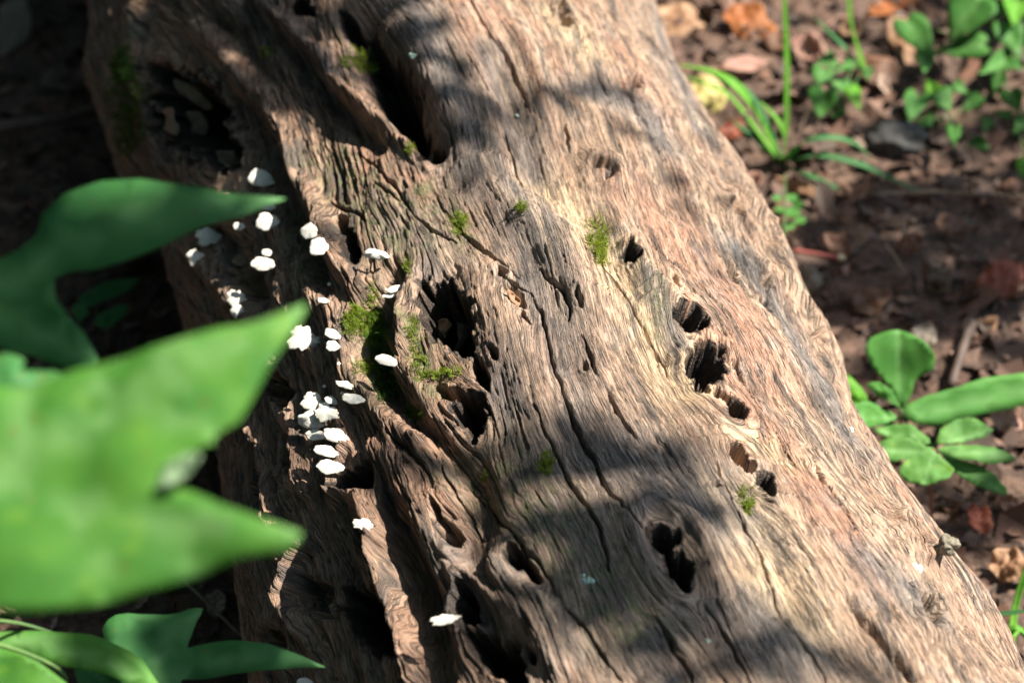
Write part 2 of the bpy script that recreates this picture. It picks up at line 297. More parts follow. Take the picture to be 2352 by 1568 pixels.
# rugged zone: strong on the left, smooth on the right
vis = (bpx < 1e5)
nx = np.where(vis, bpx, np.where(W < 0, 500, 1900)); ny = bpy_
rug = sst(1250, 850, nx - (ny - 784) * .18); rug = np.clip(rug + .35 * sst(1560, 1720, nx - (ny - 800) * .40) , 0, 1)
rug = np.clip(rug + .25 * (inhole > .05), 0, 1)
ps = psi.astype(np.float32); s_ = S.astype(np.float32)
warp = (.0006 + .0012 * rug) * fbm(s_ * 30, ps * 90, 2, 50); pw = ps + warp
g1 = fbm(pw * 85, s_ * 5, 3, 51); g2 = fbm(pw * 360, s_ * 16, 3, 52); g3 = noise(pw * 640, s_ * 36, 53)
amp = .38 + 1.1 * rug
h += amp * (.0013 * g1 + .0010 * g2 + .0006 * g3)
# long fine checks following the grain
for fr, fs, dp, th, sd in [(55, 2.0, .0028, .026, 61), (130, 5, .0020, .04, 62), (280, 9, .0014, .07, 63)]:
    n_ = noise(pw * fr, s_ * fs, sd); msk = sst(.0, .35, noise(pw * fr * .6, s_ * 9, sd + 20))
    h -= dp * np.exp(-(n_ / th) ** 2) * msk * (.6 + .6 * rug)
# short gouges and pits
n_ = noise(pw * 230, s_ * 30, 71); h -= (.0007 + .0026 * rug) * sst(.42, .7, n_)
n_ = noise(pw * 330, s_ * 95, 72); h -= (.0008 + .0012 * rug) * sst(.45, .75, n_)
n_ = noise(pw * 210, s_ * 60, 73); h += .0018 * rug * sst(.35, .8, n_)
# splintery edges on the far left
h += .004 * rug * np.abs(noise(pw * 60, s_ * 14, 74))
pos = base + h[..., None] * nrm
cap = []
for i, sgn in ((0, -1), (-1, 1)):          # rough broken ends
    pass
V = pos.reshape(-1, 3); nS, nT = S.shape
# colour zones of the wood
def zone(pts, wd):
    D, tt, _ = polydist(pts, wd * PX * 4); return np.exp(-(D / (wd * PX * 1.35)) ** 2)
yel = np.zeros(S.shape, np.float32); gry = yel.copy(); red = yel.copy(); grn = yel.copy()
for p, wd in [([(1230, 400), (1330, 520), (1420, 620), (1500, 740), (1570, 900)], 55), ([(1690, 1130), (1760, 1290), (1840, 1420)], 50), ([(1270, 40), (1350, 120)], 45), ([(1700, 1000), (1800, 1060)], 30)]: yel = np.maximum(yel, zone(p, wd))
for p, wd in [([(940, 30), (1000, 170), (1080, 370), (1130, 440)], 52), ([(1520, 60), (1620, 300)], 34), ([(1690, 560), (1800, 720), (1900, 900), (1960, 1010)], 44), ([(1330, 990), (1420, 1060), (1520, 1100), (1640, 1180)], 75), ([(1290, 1180), (1400, 1330), (1500, 1480)], 70), ([(1200, 640), (1270, 760)], 34), ([(1700, 1400), (1830, 1500)], 55), ([(2000, 1300), (2130, 1420)], 40), ([(1150, 440), (1240, 560)], 36), ([(600, 20), (760, 180)], 30), ([(1170, 440), (1230, 560), (1270, 700), (1300, 860)], 40), ([(1120, 100), (1180, 260), (1230, 380)], 30), ([(860, 470), (960, 560), (1010, 620)], 44), ([(1150, 830), (1180, 960), (1230, 1080)], 34), ([(1350, 200), (1480, 240), (1540, 330)], 44), ([(1480, 640), (1560, 800)], 16), ([(1140, 900), (1260, 1060)], 40), ([(1000, 1300), (1300, 1450)], 40)]: gry = np.maximum(gry, zone(p, wd))
for p, wd in [([(1080, 20), (1150, 140)], 50), ([(650, 110), (760, 260), (900, 420)], 55), ([(1480, 450), (1640, 640), (1760, 860)], 75), ([(1560, 700), (1800, 1060), (2000, 1300)], 60), ([(820, 1000), (980, 1150)], 60), ([(1430, 100), (1500, 250)], 50)]: red = np.maximum(red, zone(p, wd))
for p, wd in [([(760, 360), (860, 480), (930, 560)], 60), ([(960, 440), (1060, 560)], 36), ([(300, 100), (300, 380)], 60), ([(880, 700), (880, 900)], 40), ([(1100, 1060), (1300, 1250), (1450, 1420)], 60), ([(650, 480), (720, 640)], 30), ([(1480, 640), (1520, 760)], 20), ([(960, 750), (1000, 900)], 26)]: grn = np.maximum(grn, zone(p, wd))
lm = grid_mesh('fallen_log', V, nS, nT, wrap=True)
attr(lm, 'grain', np.stack([pw, s_ + 2 * 0, np.zeros_like(s_)], -1).reshape(-1, 3), 'FLOAT_VECTOR')
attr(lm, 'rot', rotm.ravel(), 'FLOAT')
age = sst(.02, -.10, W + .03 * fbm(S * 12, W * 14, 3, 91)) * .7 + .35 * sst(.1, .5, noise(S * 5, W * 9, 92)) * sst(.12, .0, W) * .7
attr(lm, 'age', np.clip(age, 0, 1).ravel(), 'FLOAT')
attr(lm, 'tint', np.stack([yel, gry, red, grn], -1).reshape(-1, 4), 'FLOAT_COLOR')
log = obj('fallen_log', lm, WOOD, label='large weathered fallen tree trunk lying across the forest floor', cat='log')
lpx, lpy, lpz = project(pos)
_v = np.where(facing.ravel())[0]; _ix = np.round(lpx.ravel()[_v] / 3).astype(int) + 100; _iy = np.round(lpy.ravel()[_v] / 3).astype(int) + 100
_ok = (_ix >= 0) & (_ix < 1000) & (_iy >= 0) & (_iy < 730); _v, _ix, _iy = _v[_ok], _ix[_ok], _iy[_ok]
_o = np.argsort(-lpz.ravel()[_v]); LOOK = np.full((730, 1000), -1, np.int64); LOOK[_iy[_o], _ix[_o]] = _v[_o]
def on_log(px, py):
    """log surface seen under a photo point: position, smooth normal"""
    cx, cy = int(round(px / 3)) + 100, int(round(py / 3)) + 100
    for r in range(0, 14):
        sub = LOOK[max(cy - r, 0):cy + r + 1, max(cx - r, 0):cx + r + 1]; ii = sub[sub >= 0]
        if len(ii):
            i = ii[np.argmin(lpz.ravel()[ii])]; return V[i], nrm.reshape(-1, 3)[i]
    i = np.argmin((lpx - px) ** 2 + (lpy - py) ** 2); return V[i], nrm.reshape(-1, 3)[i]

# ------------------------------------------------------------------ ground
def make_ground_mat():
    k = NT('forest_soil')
    co = k.n('ShaderNodeNewGeometry').outputs['Position']
    a = k.noise(co, 60, 5, .65); b = k.noise(co, 9, 3); c = k.noise(co, 300, 3)
    col = k.mix(k.ramp(a, .35, .65), rgb(.035, .022, .016), rgb(.11, .065, .045))
    col = k.mix(k.ramp(c, .5, .8), col, rgb(.2, .13, .1))
    col = k.mix(k.math('MULTIPLY', k.ramp(b, .45, .7), .5), col, rgb(.05, .04, .035))
    k.set(k.b.inputs['Base Color'], col); k.b.inputs['Roughness'].default_value = .9; k.b.inputs['Specular IOR Level'].default_value = .3
    k.set(k.b.inputs['Normal'], k.bump(a, 1, .006)); return k.m
gx = np.concatenate([-np.geomspace(60, 1.05, 24), np.linspace(-1, 1, 420), np.geomspace(1.05, 60, 24)])
gy = np.concatenate([-np.geomspace(60, .55, 24), np.linspace(-.5, 1.5, 420), np.geomspace(1.55, 60, 24)])
GX, GY = np.meshgrid(gx, gy, indexing='ij')
def ground_z(x, y):
    return .012 * fbm(x * 6, y * 6, 3, 81) + .006 * fbm(x * 40, y * 40, 3, 82)
gm = grid_mesh('ground', np.stack([GX, GY, ground_z(GX, GY)], -1).reshape(-1, 3), len(gx), len(gy))
gm.flip_normals()
obj('ground', gm, make_ground_mat(), kind='structure', label='dark bare forest soil under the fallen log')
def on_ground(px, py, dz=0.0):
    p = atz(px, py, 0.0)
    for _ in range(4): p = atz(px, py, float(ground_z(p[0], p[1])) + dz)
    return p

# ------------------------------------------------------------------ plant and small-thing materials
def make_leaf(name, c1, c2, vein, trans=.35, spots=None, rough=.62):
    k = NT(name); co = k.n('ShaderNodeTexCoord').outputs['Object']
    a = k.noise(co, 45, 3); v = k.attr('vein').outputs['Fac']
    col = k.mix(k.ramp(a, .3, .7), rgb(*c1), rgb(*c2))
    wide = k.noise(co, 13, 2); col = k.mix(k.math('MULTIPLY', k.ramp(wide, .38, .62), .5), col, rgb(c1[0] * .62, c1[1] * .66, c1[2] * .55)); col = k.mix(k.math('MULTIPLY', v, .8), col, rgb(*vein))
    if spots:
        sp = k.noise(co, 190, 2); col = k.mix(k.math('MULTIPLY', k.ramp(sp, .70, .76), .8), col, rgb(*spots))
        sp = k.noise(co, 70, 2); col = k.mix(k.math('MULTIPLY', k.ramp(sp, .58, .74), .35), col, rgb(c2[0] * 2.0, c2[1] * 1.35, c2[2] * .9))
    k.set(k.b.inputs['Base Color'], col); k.b.inputs['Roughness'].default_value = rough; k.b.inputs['Specular IOR Level'].default_value = .28
    fn = k.noise(co, 260, 2); k.set(k.b.inputs['Normal'], k.bump(k.math('ADD', fn, k.math('MULTIPLY', v, -1.2)), .35, .0006))
    t = k.n('ShaderNodeBsdfTranslucent'); k.set(t.inputs[0], k.mix(.5, col, rgb(c2[0] * 2.2, c2[1] * 2.0, c2[2] * .8)))
    m = k.n('ShaderNodeMixShader'); m.inputs[0].default_value = trans
    k.t.links.new(k.b.outputs[0], m.inputs[1]); k.t.links.new(t.outputs[0], m.inputs[2]); k.t.links.new(m.outputs[0], k.out.inputs[0])
    return k.m
L_GUM = make_leaf('sweetgum_leaf', (.055, .20, .03), (.095, .26, .035), (.18, .36, .12), .45, (.22, .09, .03))
L_GUM_SHADED = make_leaf('sweetgum_leaf_shaded', (.045, .18, .055), (.065, .225, .06), (.16, .36, .14), .42, (.16, .10, .03))  # darker bluish copy: shade and sky sheen mixed into the leaf colour
L_PALE = make_leaf('leaf_underside', (.28, .42, .24), (.34, .48, .30), (.4, .5, .35), .3)
L_OVAL = make_leaf('oval_leaf', (.08, .26, .05), (.12, .33, .07), (.2, .42, .14), .45)
L_FIVE = make_leaf('creeper_leaf', (.08, .23, .05), (.13, .30, .06), (.2, .4, .14), .42, (.3, .28, .05))
L_VINE = make_leaf('vine_leaf', (.05, .17, .035), (.08, .24, .045), (.14, .3, .09), .42)
L_GRASS = make_leaf('grass_blade', (.13, .36, .04), (.18, .43, .05), (.25, .5, .1), .55)
L_GRASSD = make_leaf('grass_blade_dark', (.045, .16, .06), (.06, .2, .06), (.1, .26, .1), .4)
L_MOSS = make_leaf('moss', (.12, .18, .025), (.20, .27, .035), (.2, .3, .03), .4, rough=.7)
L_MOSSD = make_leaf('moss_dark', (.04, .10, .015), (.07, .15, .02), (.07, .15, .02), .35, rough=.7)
L_CANOPY = make_leaf('canopy_leaf', (.03, .085, .025), (.045, .115, .03), (.05, .12, .03), .25)
D_LEAF = {n: make_leaf('dry_leaf_' + n, c1, c2, v, .2, rough=.6) for n, c1, c2, v in [
    ('tan', (.30, .17, .10), (.40, .25, .15), (.2, .1, .06)), ('orange', (.30, .10, .03), (.38, .15, .05), (.2, .07, .03)), ('brown', (.13, .065, .04), (.19, .10, .06), (.08, .04, .03)),
    ('grey', (.18, .15, .12), (.25, .21, .17), (.12, .1, .08)), ('yellow', (.48, .42, .16), (.6, .5, .24), (.4, .33, .12)), ('pink', (.34, .19, .15), (.42, .26, .2), (.25, .12, .1)), ('red', (.2, .05, .03), (.27, .09, .05), (.12, .04, .03))]}
def plain(name, c1, c2, scale=80, rough=.7, bump=.5, dist=.002, spec=.4):
    k = NT(name); co = k.n('ShaderNodeTexCoord').outputs['Object']; a = k.noise(co, scale, 5, .6)
    k.set(k.b.inputs['Base Color'], k.mix(k.ramp(a, .3, .7), rgb(*c1), rgb(*c2))); k.b.inputs['Roughness'].default_value = rough; k.b.inputs['Specular IOR Level'].default_value = spec
    k.set(k.b.inputs['Normal'], k.bump(a, bump, dist)); return k.m
STEM_G = plain('green_stem', (.06, .13, .04), (.10, .18, .05)); STEM_R = plain('red_stem', (.16, .05, .03), (.22, .09, .05)); BARK = plain('twig_bark', (.05, .035, .028), (.11, .075, .06), 60)
TWIG_RED = plain('red_twig', (.30, .06, .05), (.38, .11, .09)); TWIG_PALE = plain('pale_twig', (.45, .36, .2), (.55, .45, .28)); STONE = plain('stone', (.028, .028, .028), (.055, .055, .052), 40, .85, .8, .004)
LICHEN = plain('lichen', (.32, .48, .40), (.45, .6, .52), 600, .9); TWIG_DRY = plain('dry_stem', (.16, .12, .08), (.24, .19, .13))
def make_fungus(name, warm):
    k = NT(name); co = k.n('ShaderNodeTexCoord').outputs['Object']; rr = k.attr('radius').outputs['Fac']
    z = k.n('ShaderNodeTexNoise'); z.inputs['Scale'].default_value = 140; z.inputs['Detail'].default_value = 4; k.set(z.inputs['Vector'], co); z = z.outputs['Fac']
    band = k.math('SINE', k.math('ADD', k.math('MULTIPLY', rr, 17), k.math('MULTIPLY', z, 14)))
    col = k.mix(k.ramp(z, .35, .65), rgb(.55, .55, .50), rgb(.68, .67, .62)); col = k.mix(k.math('MULTIPLY', k.ramp(band, .2, 1), .28), col, rgb(.46, .39, .29))
    col = k.mix(k.math('MULTIPLY', k.ramp(rr, .82, 1.0), .35 + warm), col, rgb(.52, .43, .28))
    vein = k.noise(co, 420, 3, .6, 1.5); col = k.mix(k.math('MULTIPLY', k.ramp(vein, .60, .68), .5), col, rgb(.26, .24, .22))
    k.set(k.b.inputs['Base Color'], col); k.b.inputs['Roughness'].default_value = .8; k.b.inputs['Specular IOR Level'].default_value = .25
    k.set(k.b.inputs['Normal'], k.bump(k.math('ADD', k.math('MULTIPLY', band, .12), k.math('MULTIPLY', z, 1.6)), .3, .0007)); return k.m
FUNGUS = make_fungus('fungus_cap', 0.0); FUNGUS_OLD = make_fungus('fungus_cap_cream', .3)

# ------------------------------------------------------------------ builders
from mathutils.geometry import delaunay_2d_cdt
def unit(v): v = np.asarray(v, float); return v / np.linalg.norm(v)
def seg_dist(P, a, b):
    v = b - a; t = np.clip(((P - a) @ v) / (v @ v + 1e-9), 0, 1); return np.linalg.norm(P - a - t[:, None] * v, axis=1)
def sheet(poly, step, veins=(), jag=0.0, seed=0):
    """triangulated flat outline -> 2D points, faces, vein strength"""
    poly = [np.array(p, float) for p in poly]; n = len(poly); out = []
    r = np.random.default_rng(seed + 100)
    for i in range(n):                      # smooth closed curve through the outline points
        p0, p1, p2, p3 = poly[i - 1], poly[i], poly[(i + 1) % n], poly[(i + 2) % n]; m = max(2, int(np.linalg.norm(p2 - p1) / step))
        for q in range(m):
            t = q / m; c = .5 * ((2 * p1) + (p2 - p0) * t + (2 * p0 - 5 * p1 + 4 * p2 - p3) * t * t + (3 * p1 - p0 - 3 * p2 + p3) * t ** 3)
            lin = p1 + (p2 - p1) * t; out.append(.55 * lin + .45 * c + r.normal(0, 1, 2) * jag * step)
    B = np.array(out); lo, hi = B.min(0), B.max(0)
    xs, ys = np.meshgrid(np.arange(lo[0], hi[0], step), np.arange(lo[1], hi[1], step)); G = np.stack([xs.ravel(), ys.ravel()], 1) + r.uniform(-.2, .2, (xs.size, 2)) * step
    ins = np.zeros(len(G), bool); x, y = G.T
    for i in range(len(B)):
        a, b = B[i], B[(i + 1) % len(B)]; c = ((a[1] > y) != (b[1] > y)) & (x < (b[0] - a[0]) * (y - a[1]) / (b[1] - a[1] + 1e-12) + a[0]); ins ^= c
    G = G[ins]; dm = np.min(np.linalg.norm(G[:, None] - B[None], axis=2), 1) if len(G) else np.zeros(0); G = G[dm > step * .5]
    A = np.concatenate([B, G]); nb = len(B)
    vv, _, ff, *_r = delaunay_2d_cdt([Vector(p) for p in A], [], [list(range(nb))], 1, 1e-6)
    P = np.array([tuple(v) for v in vv]); ve = np.zeros(len(P)); dmin = np.full(len(P), 1e9)
    for k_, vl in enumerate(veins):
        for a, b in zip(vl[:-1], vl[1:]):
            d = seg_dist(P, np.array(a, float), np.array(b, float)); dmin = np.minimum(dmin, d); ve = np.maximum(ve, np.exp(-(d / (step * (.5 if k_ == 0 else .35))) ** 2))
    return P, [f for f in ff if len(f) == 3], ve, dmin
def thicken(V_, F_, t):
    """closed thin solid from a sheet, offset along vertex normals"""
    V_ = np.asarray(V_, float); F_ = np.asarray(F_); n = len(V_); N = np.zeros_like(V_)
    fn = np.cross(V_[F_[:, 1]] - V_[F_[:, 0]], V_[F_[:, 2]] - V_[F_[:, 0]])
    for i in range(3): np.add.at(N, F_[:, i], fn)
    N /= np.linalg.norm(N, axis=1, keepdims=True) + 1e-12
    E_ = np.concatenate([F_[:, [0, 1]], F_[:, [1, 2]], F_[:, [2, 0]]]); key = {}
    for a, b in E_: key[(a, b)] = 1
    side = [(a, b) for a, b in E_ if (b, a) not in key]
    W_ = np.concatenate([V_, V_ - N * t]); faces = [tuple(f) for f in F_] + [tuple(f[::-1] + n) for f in F_]
    for a, b in side: faces.append((b, a, a + n, b + n))
    return W_, faces
def traced_leaf(name, poly, dist, normal, mat, parent=None, veins=(), curl=.004, fold=.0, step=None, jag=0.03, seed=0, thick=.00035, sag=0.0, z=None, **kw):
    """leaf outline laid on its own plane in space, with curvature and thickness"""
    pa = np.array(poly, float); size = (pa.max(0) - pa.min(0)).max(); step = step or size / 17
    P, F_, ve, dm = sheet(poly, step, veins, jag, seed); c = pa.mean(0)
    O = atz(c[0], c[1], z) if z is not None else atd(c[0], c[1], dist); n = unit(normal)
    if n @ (CAM - O) < 0: n = -n
    X3 = np.array([(lambda d: CAM + d * ((O - CAM) @ n) / (d @ n))(ray(px, py)) for px, py in P])
    L = np.ptp(X3, axis=0).max(); q = (X3 - O) / L
    off = curl * (noise(q[:, 0] * 2.2 + seed, q[:, 1] * 2.2 + q[:, 2], seed) + .4 * noise(q[:, 0] * 6 + seed, q[:, 1] * 6, seed + 3))
    sc = L / size
    if len(veins): off += fold * np.minimum(dm * sc, .03)
    X3 = X3 + off[:, None] * n; X3[:, 2] -= sag * (np.linalg.norm(q, axis=1) ** 2) * L
    F_ = np.array(F_); fn = np.cross(X3[F_[0, 1]] - X3[F_[0, 0]], X3[F_[0, 2]] - X3[F_[0, 0]])
    if fn @ n < 0: F_ = F_[:, ::-1]
    W_, ff = thicken(X3, F_, thick); org = kw.pop('origin', None)
    if org is not None: W_ = W_ - org
    m = mesh_from(name, W_, ff); attr(m, 'vein', np.concatenate([ve, ve]), 'FLOAT')
    return obj(name, m, mat, parent, **kw)
def tube_geo(pts, radii, nseg=7, lump=0.0, seed=0):
    pts = np.array(pts, float); n = len(pts); Vt = []; F_ = []
    t = np.gradient(pts, axis=0); t /= np.linalg.norm(t, axis=1, keepdims=True); up = np.array([.3, .2, 1.]); r_ = np.random.default_rng(seed)
    for i in range(n):
        a = np.cross(t[i], up); a /= np.linalg.norm(a); b = np.cross(t[i], a)
        for j in range(nseg):
            an = 2 * math.pi * j / nseg; Vt.append(pts[i] + (a * math.cos(an) + b * math.sin(an)) * radii[i] * (1 + lump * r_.normal()))
    for i in range(n - 1):
        for j in range(nseg): F_.append((i * nseg + j, i * nseg + (j + 1) % nseg, (i + 1) * nseg + (j + 1) % nseg, (i + 1) * nseg + j))
    F_.append(tuple(range(nseg))[::-1]); F_.append(tuple(range((n - 1) * nseg, n * nseg)))
    return Vt, F_
def spline(pts, m=6):
    pts = np.array(pts, float); n = len(pts); out = []
    for i in range(n - 1):
        p0, p1, p2, p3 = pts[max(i - 1, 0)], pts[i], pts[i + 1], pts[min(i + 2, n - 1)]
        for q in range(m):
            t = q / m; out.append(.5 * ((2 * p1) + (p2 - p0) * t + (2 * p0 - 5 * p1 + 4 * p2 - p3) * t * t + (3 * p1 - p0 - 3 * p2 + p3) * t ** 3))
    out.append(pts[-1]); return np.array(out)
def tube(name, pts, r0, r1, mat, parent=None, lump=0.0, nseg=7, **kw):
    p = spline(pts); org = kw.pop('origin', None)
    if org is not None: p = p - org
    Vt, F_ = tube_geo(p, np.linspace(r0, r1, len(p)), nseg, lump, len(name)); return obj(name, mesh_from(name, Vt, F_), mat, parent, **kw)
def blade(name, pts, wd, mat, parent=None, origin=None, tip=.1, flat=False, **kw):
    """grass blade: a folded tapering ribbon with thickness"""
    p = spline(pts, 7); n = len(p); t = np.gradient(p, axis=0); t /= np.linalg.norm(t, axis=1, keepdims=True); Vt = []; ve = []
    for i in range(n):
        view = unit(CAM - p[i]); a = np.cross(t[i], view * .6 + SUN * .8); a /= np.linalg.norm(a); nn = np.cross(a, t[i]); u = i / (n - 1)
        ww = wd * .5 * min(1, .45 + u * 3) * (tip + (1 - tip) * min(1, (1 - u) * 2.2) ** .7)
        for q, o in ((-1, .25), (-.5, .06), (0, -.0), (.5, .06), (1, .25)): Vt.append(p[i] + a * ww * q + nn * ww * o); ve.append(1.0 if q == 0 else 0)
    F_ = []
    for i in range(n - 1):
        for j in range(4): a, b, c, d = i * 5 + j, i * 5 + j + 1, i * 5 + j + 6, i * 5 + j + 5; F_ += [(a, b, c), (a, c, d)]
    W_, ff = thicken(Vt, F_, .0003)
    if origin is not None: W_ = W_ - origin
    m = mesh_from(name, W_, ff); attr(m, 'vein', ve + ve, 'FLOAT'); return obj(name, m, mat, parent, **kw)
def empty(name, loc, label, cat, group=None):
    return obj(name, None, None, None, label, cat, group, loc=loc)

# ------------------------------------------------------------------ bracket fungi
def fungus(px, py, wpx, hpx, label, ang=188, mat=None, old=False, seed=0, lift=.3, dome=.10, tear=.42, up=.75, lobes=.8, attach=.5, off=.002):
    """shelf cap growing out of the log; long axis away from the wood"""
    r = np.random.default_rng(seed * 13 + 5); a = math.radians(ang); dimg = np.array([math.cos(a), math.sin(a)])
    bx, by = px - dimg[0] * wpx * attach, py - dimg[1] * wpx * attach; B, N = on_log(bx, by); B = B + N * off
    sc = np.linalg.norm(B - CAM) / FPX; L, Wc = wpx * sc * 1.1, hpx * sc * 1.12
    u = unit(unit(CAM - B) * .8 + np.array([0, 0, up])); o = RGT * dimg[0] - UPV * dimg[1] + N * lift; o = unit(o - u * (o @ u)); c = np.cross(u, o)
    u = unit(u + o * -.15); nr, na = 10, 56; top = []; bot = []; rad = []
    ph = np.linspace(0, 2 * math.pi, na, endpoint=False)
    ed = 1 + lobes * (.05 * np.sin(3 * ph + r.random() * 6) + .05 * np.sin(5 * ph + r.random() * 6) + .035 * np.sin(9 * ph + r.random() * 6)) + lobes * .02 * np.sin(15 * ph + r.random() * 6) + lobes * .015 * np.sin(23 * ph + r.random() * 6)
    for i in range(nr):
        rho = i / (nr - 1)
        for j in range(na):
            x = .5 - .5 * math.cos(ph[j]) * rho * ed[j] * -1; x = .5 + .5 * math.cos(ph[j]) * rho * ed[j]; y = .5 * math.sin(ph[j]) * rho * ed[j]
            y *= (1 - tear) + tear * min(1, x * 1.5 + .12); rb = math.hypot((x) / 1.0, y * 1.0)
            zt = dome * Wc * ((1 - rho ** 2.4) - .06 * math.sin(rb * 15) * (1 - rho) + .30 * math.sin(ph[j] * 5 + seed) * rho ** 2) - .10 * L * x ** 2
            th = (.035 + .10 * (1 - rho ** 1.5)) * Wc
            top.append(B + o * (x * L - .06 * L) + c * y * Wc + u * zt); bot.append(B + o * (x * L - .06 * L) * (.97) + c * y * Wc * .97 + u * (zt - th)); rad.append(min(1, rho))
    Vt = np.array(top + bot) - B; F_ = []; n = nr * na
    for i in range(nr - 1):
        for j in range(na):
            k2 = (j + 1) % na; F_.append((i * na + j, (i + 1) * na + j, (i + 1) * na + k2, i * na + k2)); F_.append((n + i * na + k2, n + (i + 1) * na + k2, n + (i + 1) * na + j, n + i * na + j))
    e = (nr - 1) * na
    for j in range(na): k2 = (j + 1) % na; F_.append((e + j, n + e + j, n + e + k2, e + k2))
    m = mesh_from('bracket_fungus', Vt, F_); attr(m, 'radius', rad + rad, 'FLOAT')
    return obj('bracket_fungus', m, mat or (FUNGUS_OLD if old else FUNGUS), None, label, 'fungus', 'small white bracket fungi growing on the log', loc=B)
FUN = [(605, 412, 58, 42, 'white teardrop fungus, uppermost of all, just above the dark leaf tip', 205, {}),
 (616, 471, 42, 24, 'thin white fungus sliver directly at the tip of the upper dark leaf', 205, dict(tear=.3)),
 (620, 515, 50, 42, 'round white fungus just below the sliver at the dark leaf tip', 170, {}),
 (711, 531, 36, 38, 'small round cream-edged white fungus beside the lit ridge, upper of two touching', 190, dict(tear=.2)),
 (735, 568, 40, 44, 'ragged white fungus touching the underside of the small round one by the lit ridge', 200, dict(tear=.2)),
 (617, 583, 24, 18, 'tiny pale fungus sitting on top of the oval one in the shaded hollow', 190, {}),
 (609, 611, 52, 34, 'oval white fungus alone with a tiny bud above it, left of the grooved wood', 185, {}),
 (888, 607, 54, 24, 'arched white fungus seen edge-on over a dark gap, above the main hollow', 190, dict(dome=.35, tear=.1, off=.008, attach=.3)),
 (550, 683, 40, 40, 'irregular white fungus in deep shade far left, upper lobe above its smaller neighbour', 190, dict(lobes=2.2)),
 (549, 714, 28, 34, 'smaller cream fungus lobe hanging beneath the irregular one far left', 170, dict(lobes=2, old=True)),
 (484, 540, 54, 44, 'dull grey shaded fungus far left under the upper leaf, upper of two', 200, dict(old=True, lobes=2)),
 (455, 590, 34, 36, 'dull grey shaded fungus far left under the upper leaf, lower of two', 170, dict(old=True, lobes=2)),
 (553, 522, 26, 20, 'faint grey fungus half hidden in shade below the dark leaf tip', 190, dict(old=True)),
 (697, 780, 62, 58, 'largest brilliant white lobed fungus, beside the tip of the bright blurred leaf', 185, dict(lobes=2.0, tear=.3)),
 (728, 788, 26, 28, 'small white lobe joined to the right of the largest brilliant white fungus', 20, dict(lobes=1.6)),
 (768, 769, 38, 22, 'slanted white fungus above a round one, right of the largest white fungus', 215, dict(tear=.2)),
 (768, 797, 30, 26, 'small rounded white fungus under the slanted one, right of the largest', 195, dict(tear=.3)),
 (747, 693, 26, 13, 'very thin white fungus flake on silvery wood above the bright moss', 190, dict(tear=.2)),
 (891, 830, 50, 25, 'stubby white fungus shelf with a shaded end, across the mossy groove', 200, dict(tear=.1, lobes=.6)),
 (911, 671, 36, 16, 'thin upright white fungus flake in the star-shaped group above the moss', 150, dict(tear=.4)),
 (904, 684, 42, 14, 'pointed white fungus flake slanting down in the star-shaped group above the moss', 165, dict(tear=.4)),
 (890, 669, 24, 8, 'narrow brownish white flake at left of the star-shaped fungus group', 190, dict(old=True)),
 (797, 887, 40, 17, 'cream frilly fungus strip on sunlit wood above the lower cluster', 200, dict(tear=.1, old=True, lobes=1.5)),
 (815, 919, 50, 24, 'smooth white oval fungus at the right side of the lower cluster', 190, dict(tear=.2)),
 (764, 920, 30, 20, 'small pointed white fungus between the cluster top and the smooth oval one', 215, {}),
 (722, 925, 46, 44, 'broad white fungus at the top of the lower cluster', 190, dict(lobes=1.4, tear=.3)),
 (756, 951, 52, 42, 'wrinkled cream fungus with dark creases in the middle of the lower cluster', 195, dict(lobes=1.8, old=True, tear=.2)),
 (722, 968, 62, 44, 'large domed fungus half in shadow at the left of the lower cluster', 188, dict(dome=.3, tear=.2)),
 (729, 1001, 50, 26, 'shaded beige fungus tucked beneath the large domed one', 185, dict(old=True, tear=.3)),
 (778, 1003, 58, 34, 'white fungus with dark cracks tapering right, below the wrinkled one', 205, dict(tear=.5)),
 (759, 1042, 54, 26, 'narrow white fungus second from the bottom of the vertical row', 200, dict(tear=.2)),
 (762, 1075, 60, 34, 'shell-shaped white fungus with fine ribs, lowest of the vertical row', 188, dict(tear=.4)),
 (794, 1074, 16, 12, 'tiny pale bud touching the right end of the shell-shaped fungus', 10, dict(old=True)),
 (866, 1217, 44, 28, 'lone ragged cream fungus on top of the narrow splintered ridge', 195, dict(lobes=2, old=True, attach=.15, off=.006)),
 (1076, 1458, 62, 24, 'white fungus shelf inside the dark hollow at the bottom of the log', 165, dict(tear=.3, attach=.1, off=.016, lobes=1.6)),
 (702, 1566, 34, 16, 'white fungus cut by the bottom edge of the picture', 190, {}),
 (783, 840, 8, 8, 'tiny white fungus dot left of the mossy groove', 190, {}), (792, 905, 9, 8, 'tiny white fungus dot between the frilly strip and the smooth oval', 190, {}), (745, 886, 8, 8, 'tiny white fungus dot just above the lower cluster', 190, {}), (762, 656, 8, 9, 'tiny white fungus dot on the silvery wood above the thin flake', 190, {})]
for i, (x, y, w_, h_, lab, an, kw) in enumerate(FUN): fungus(x, y, w_, h_, lab, an, seed=i, **kw)
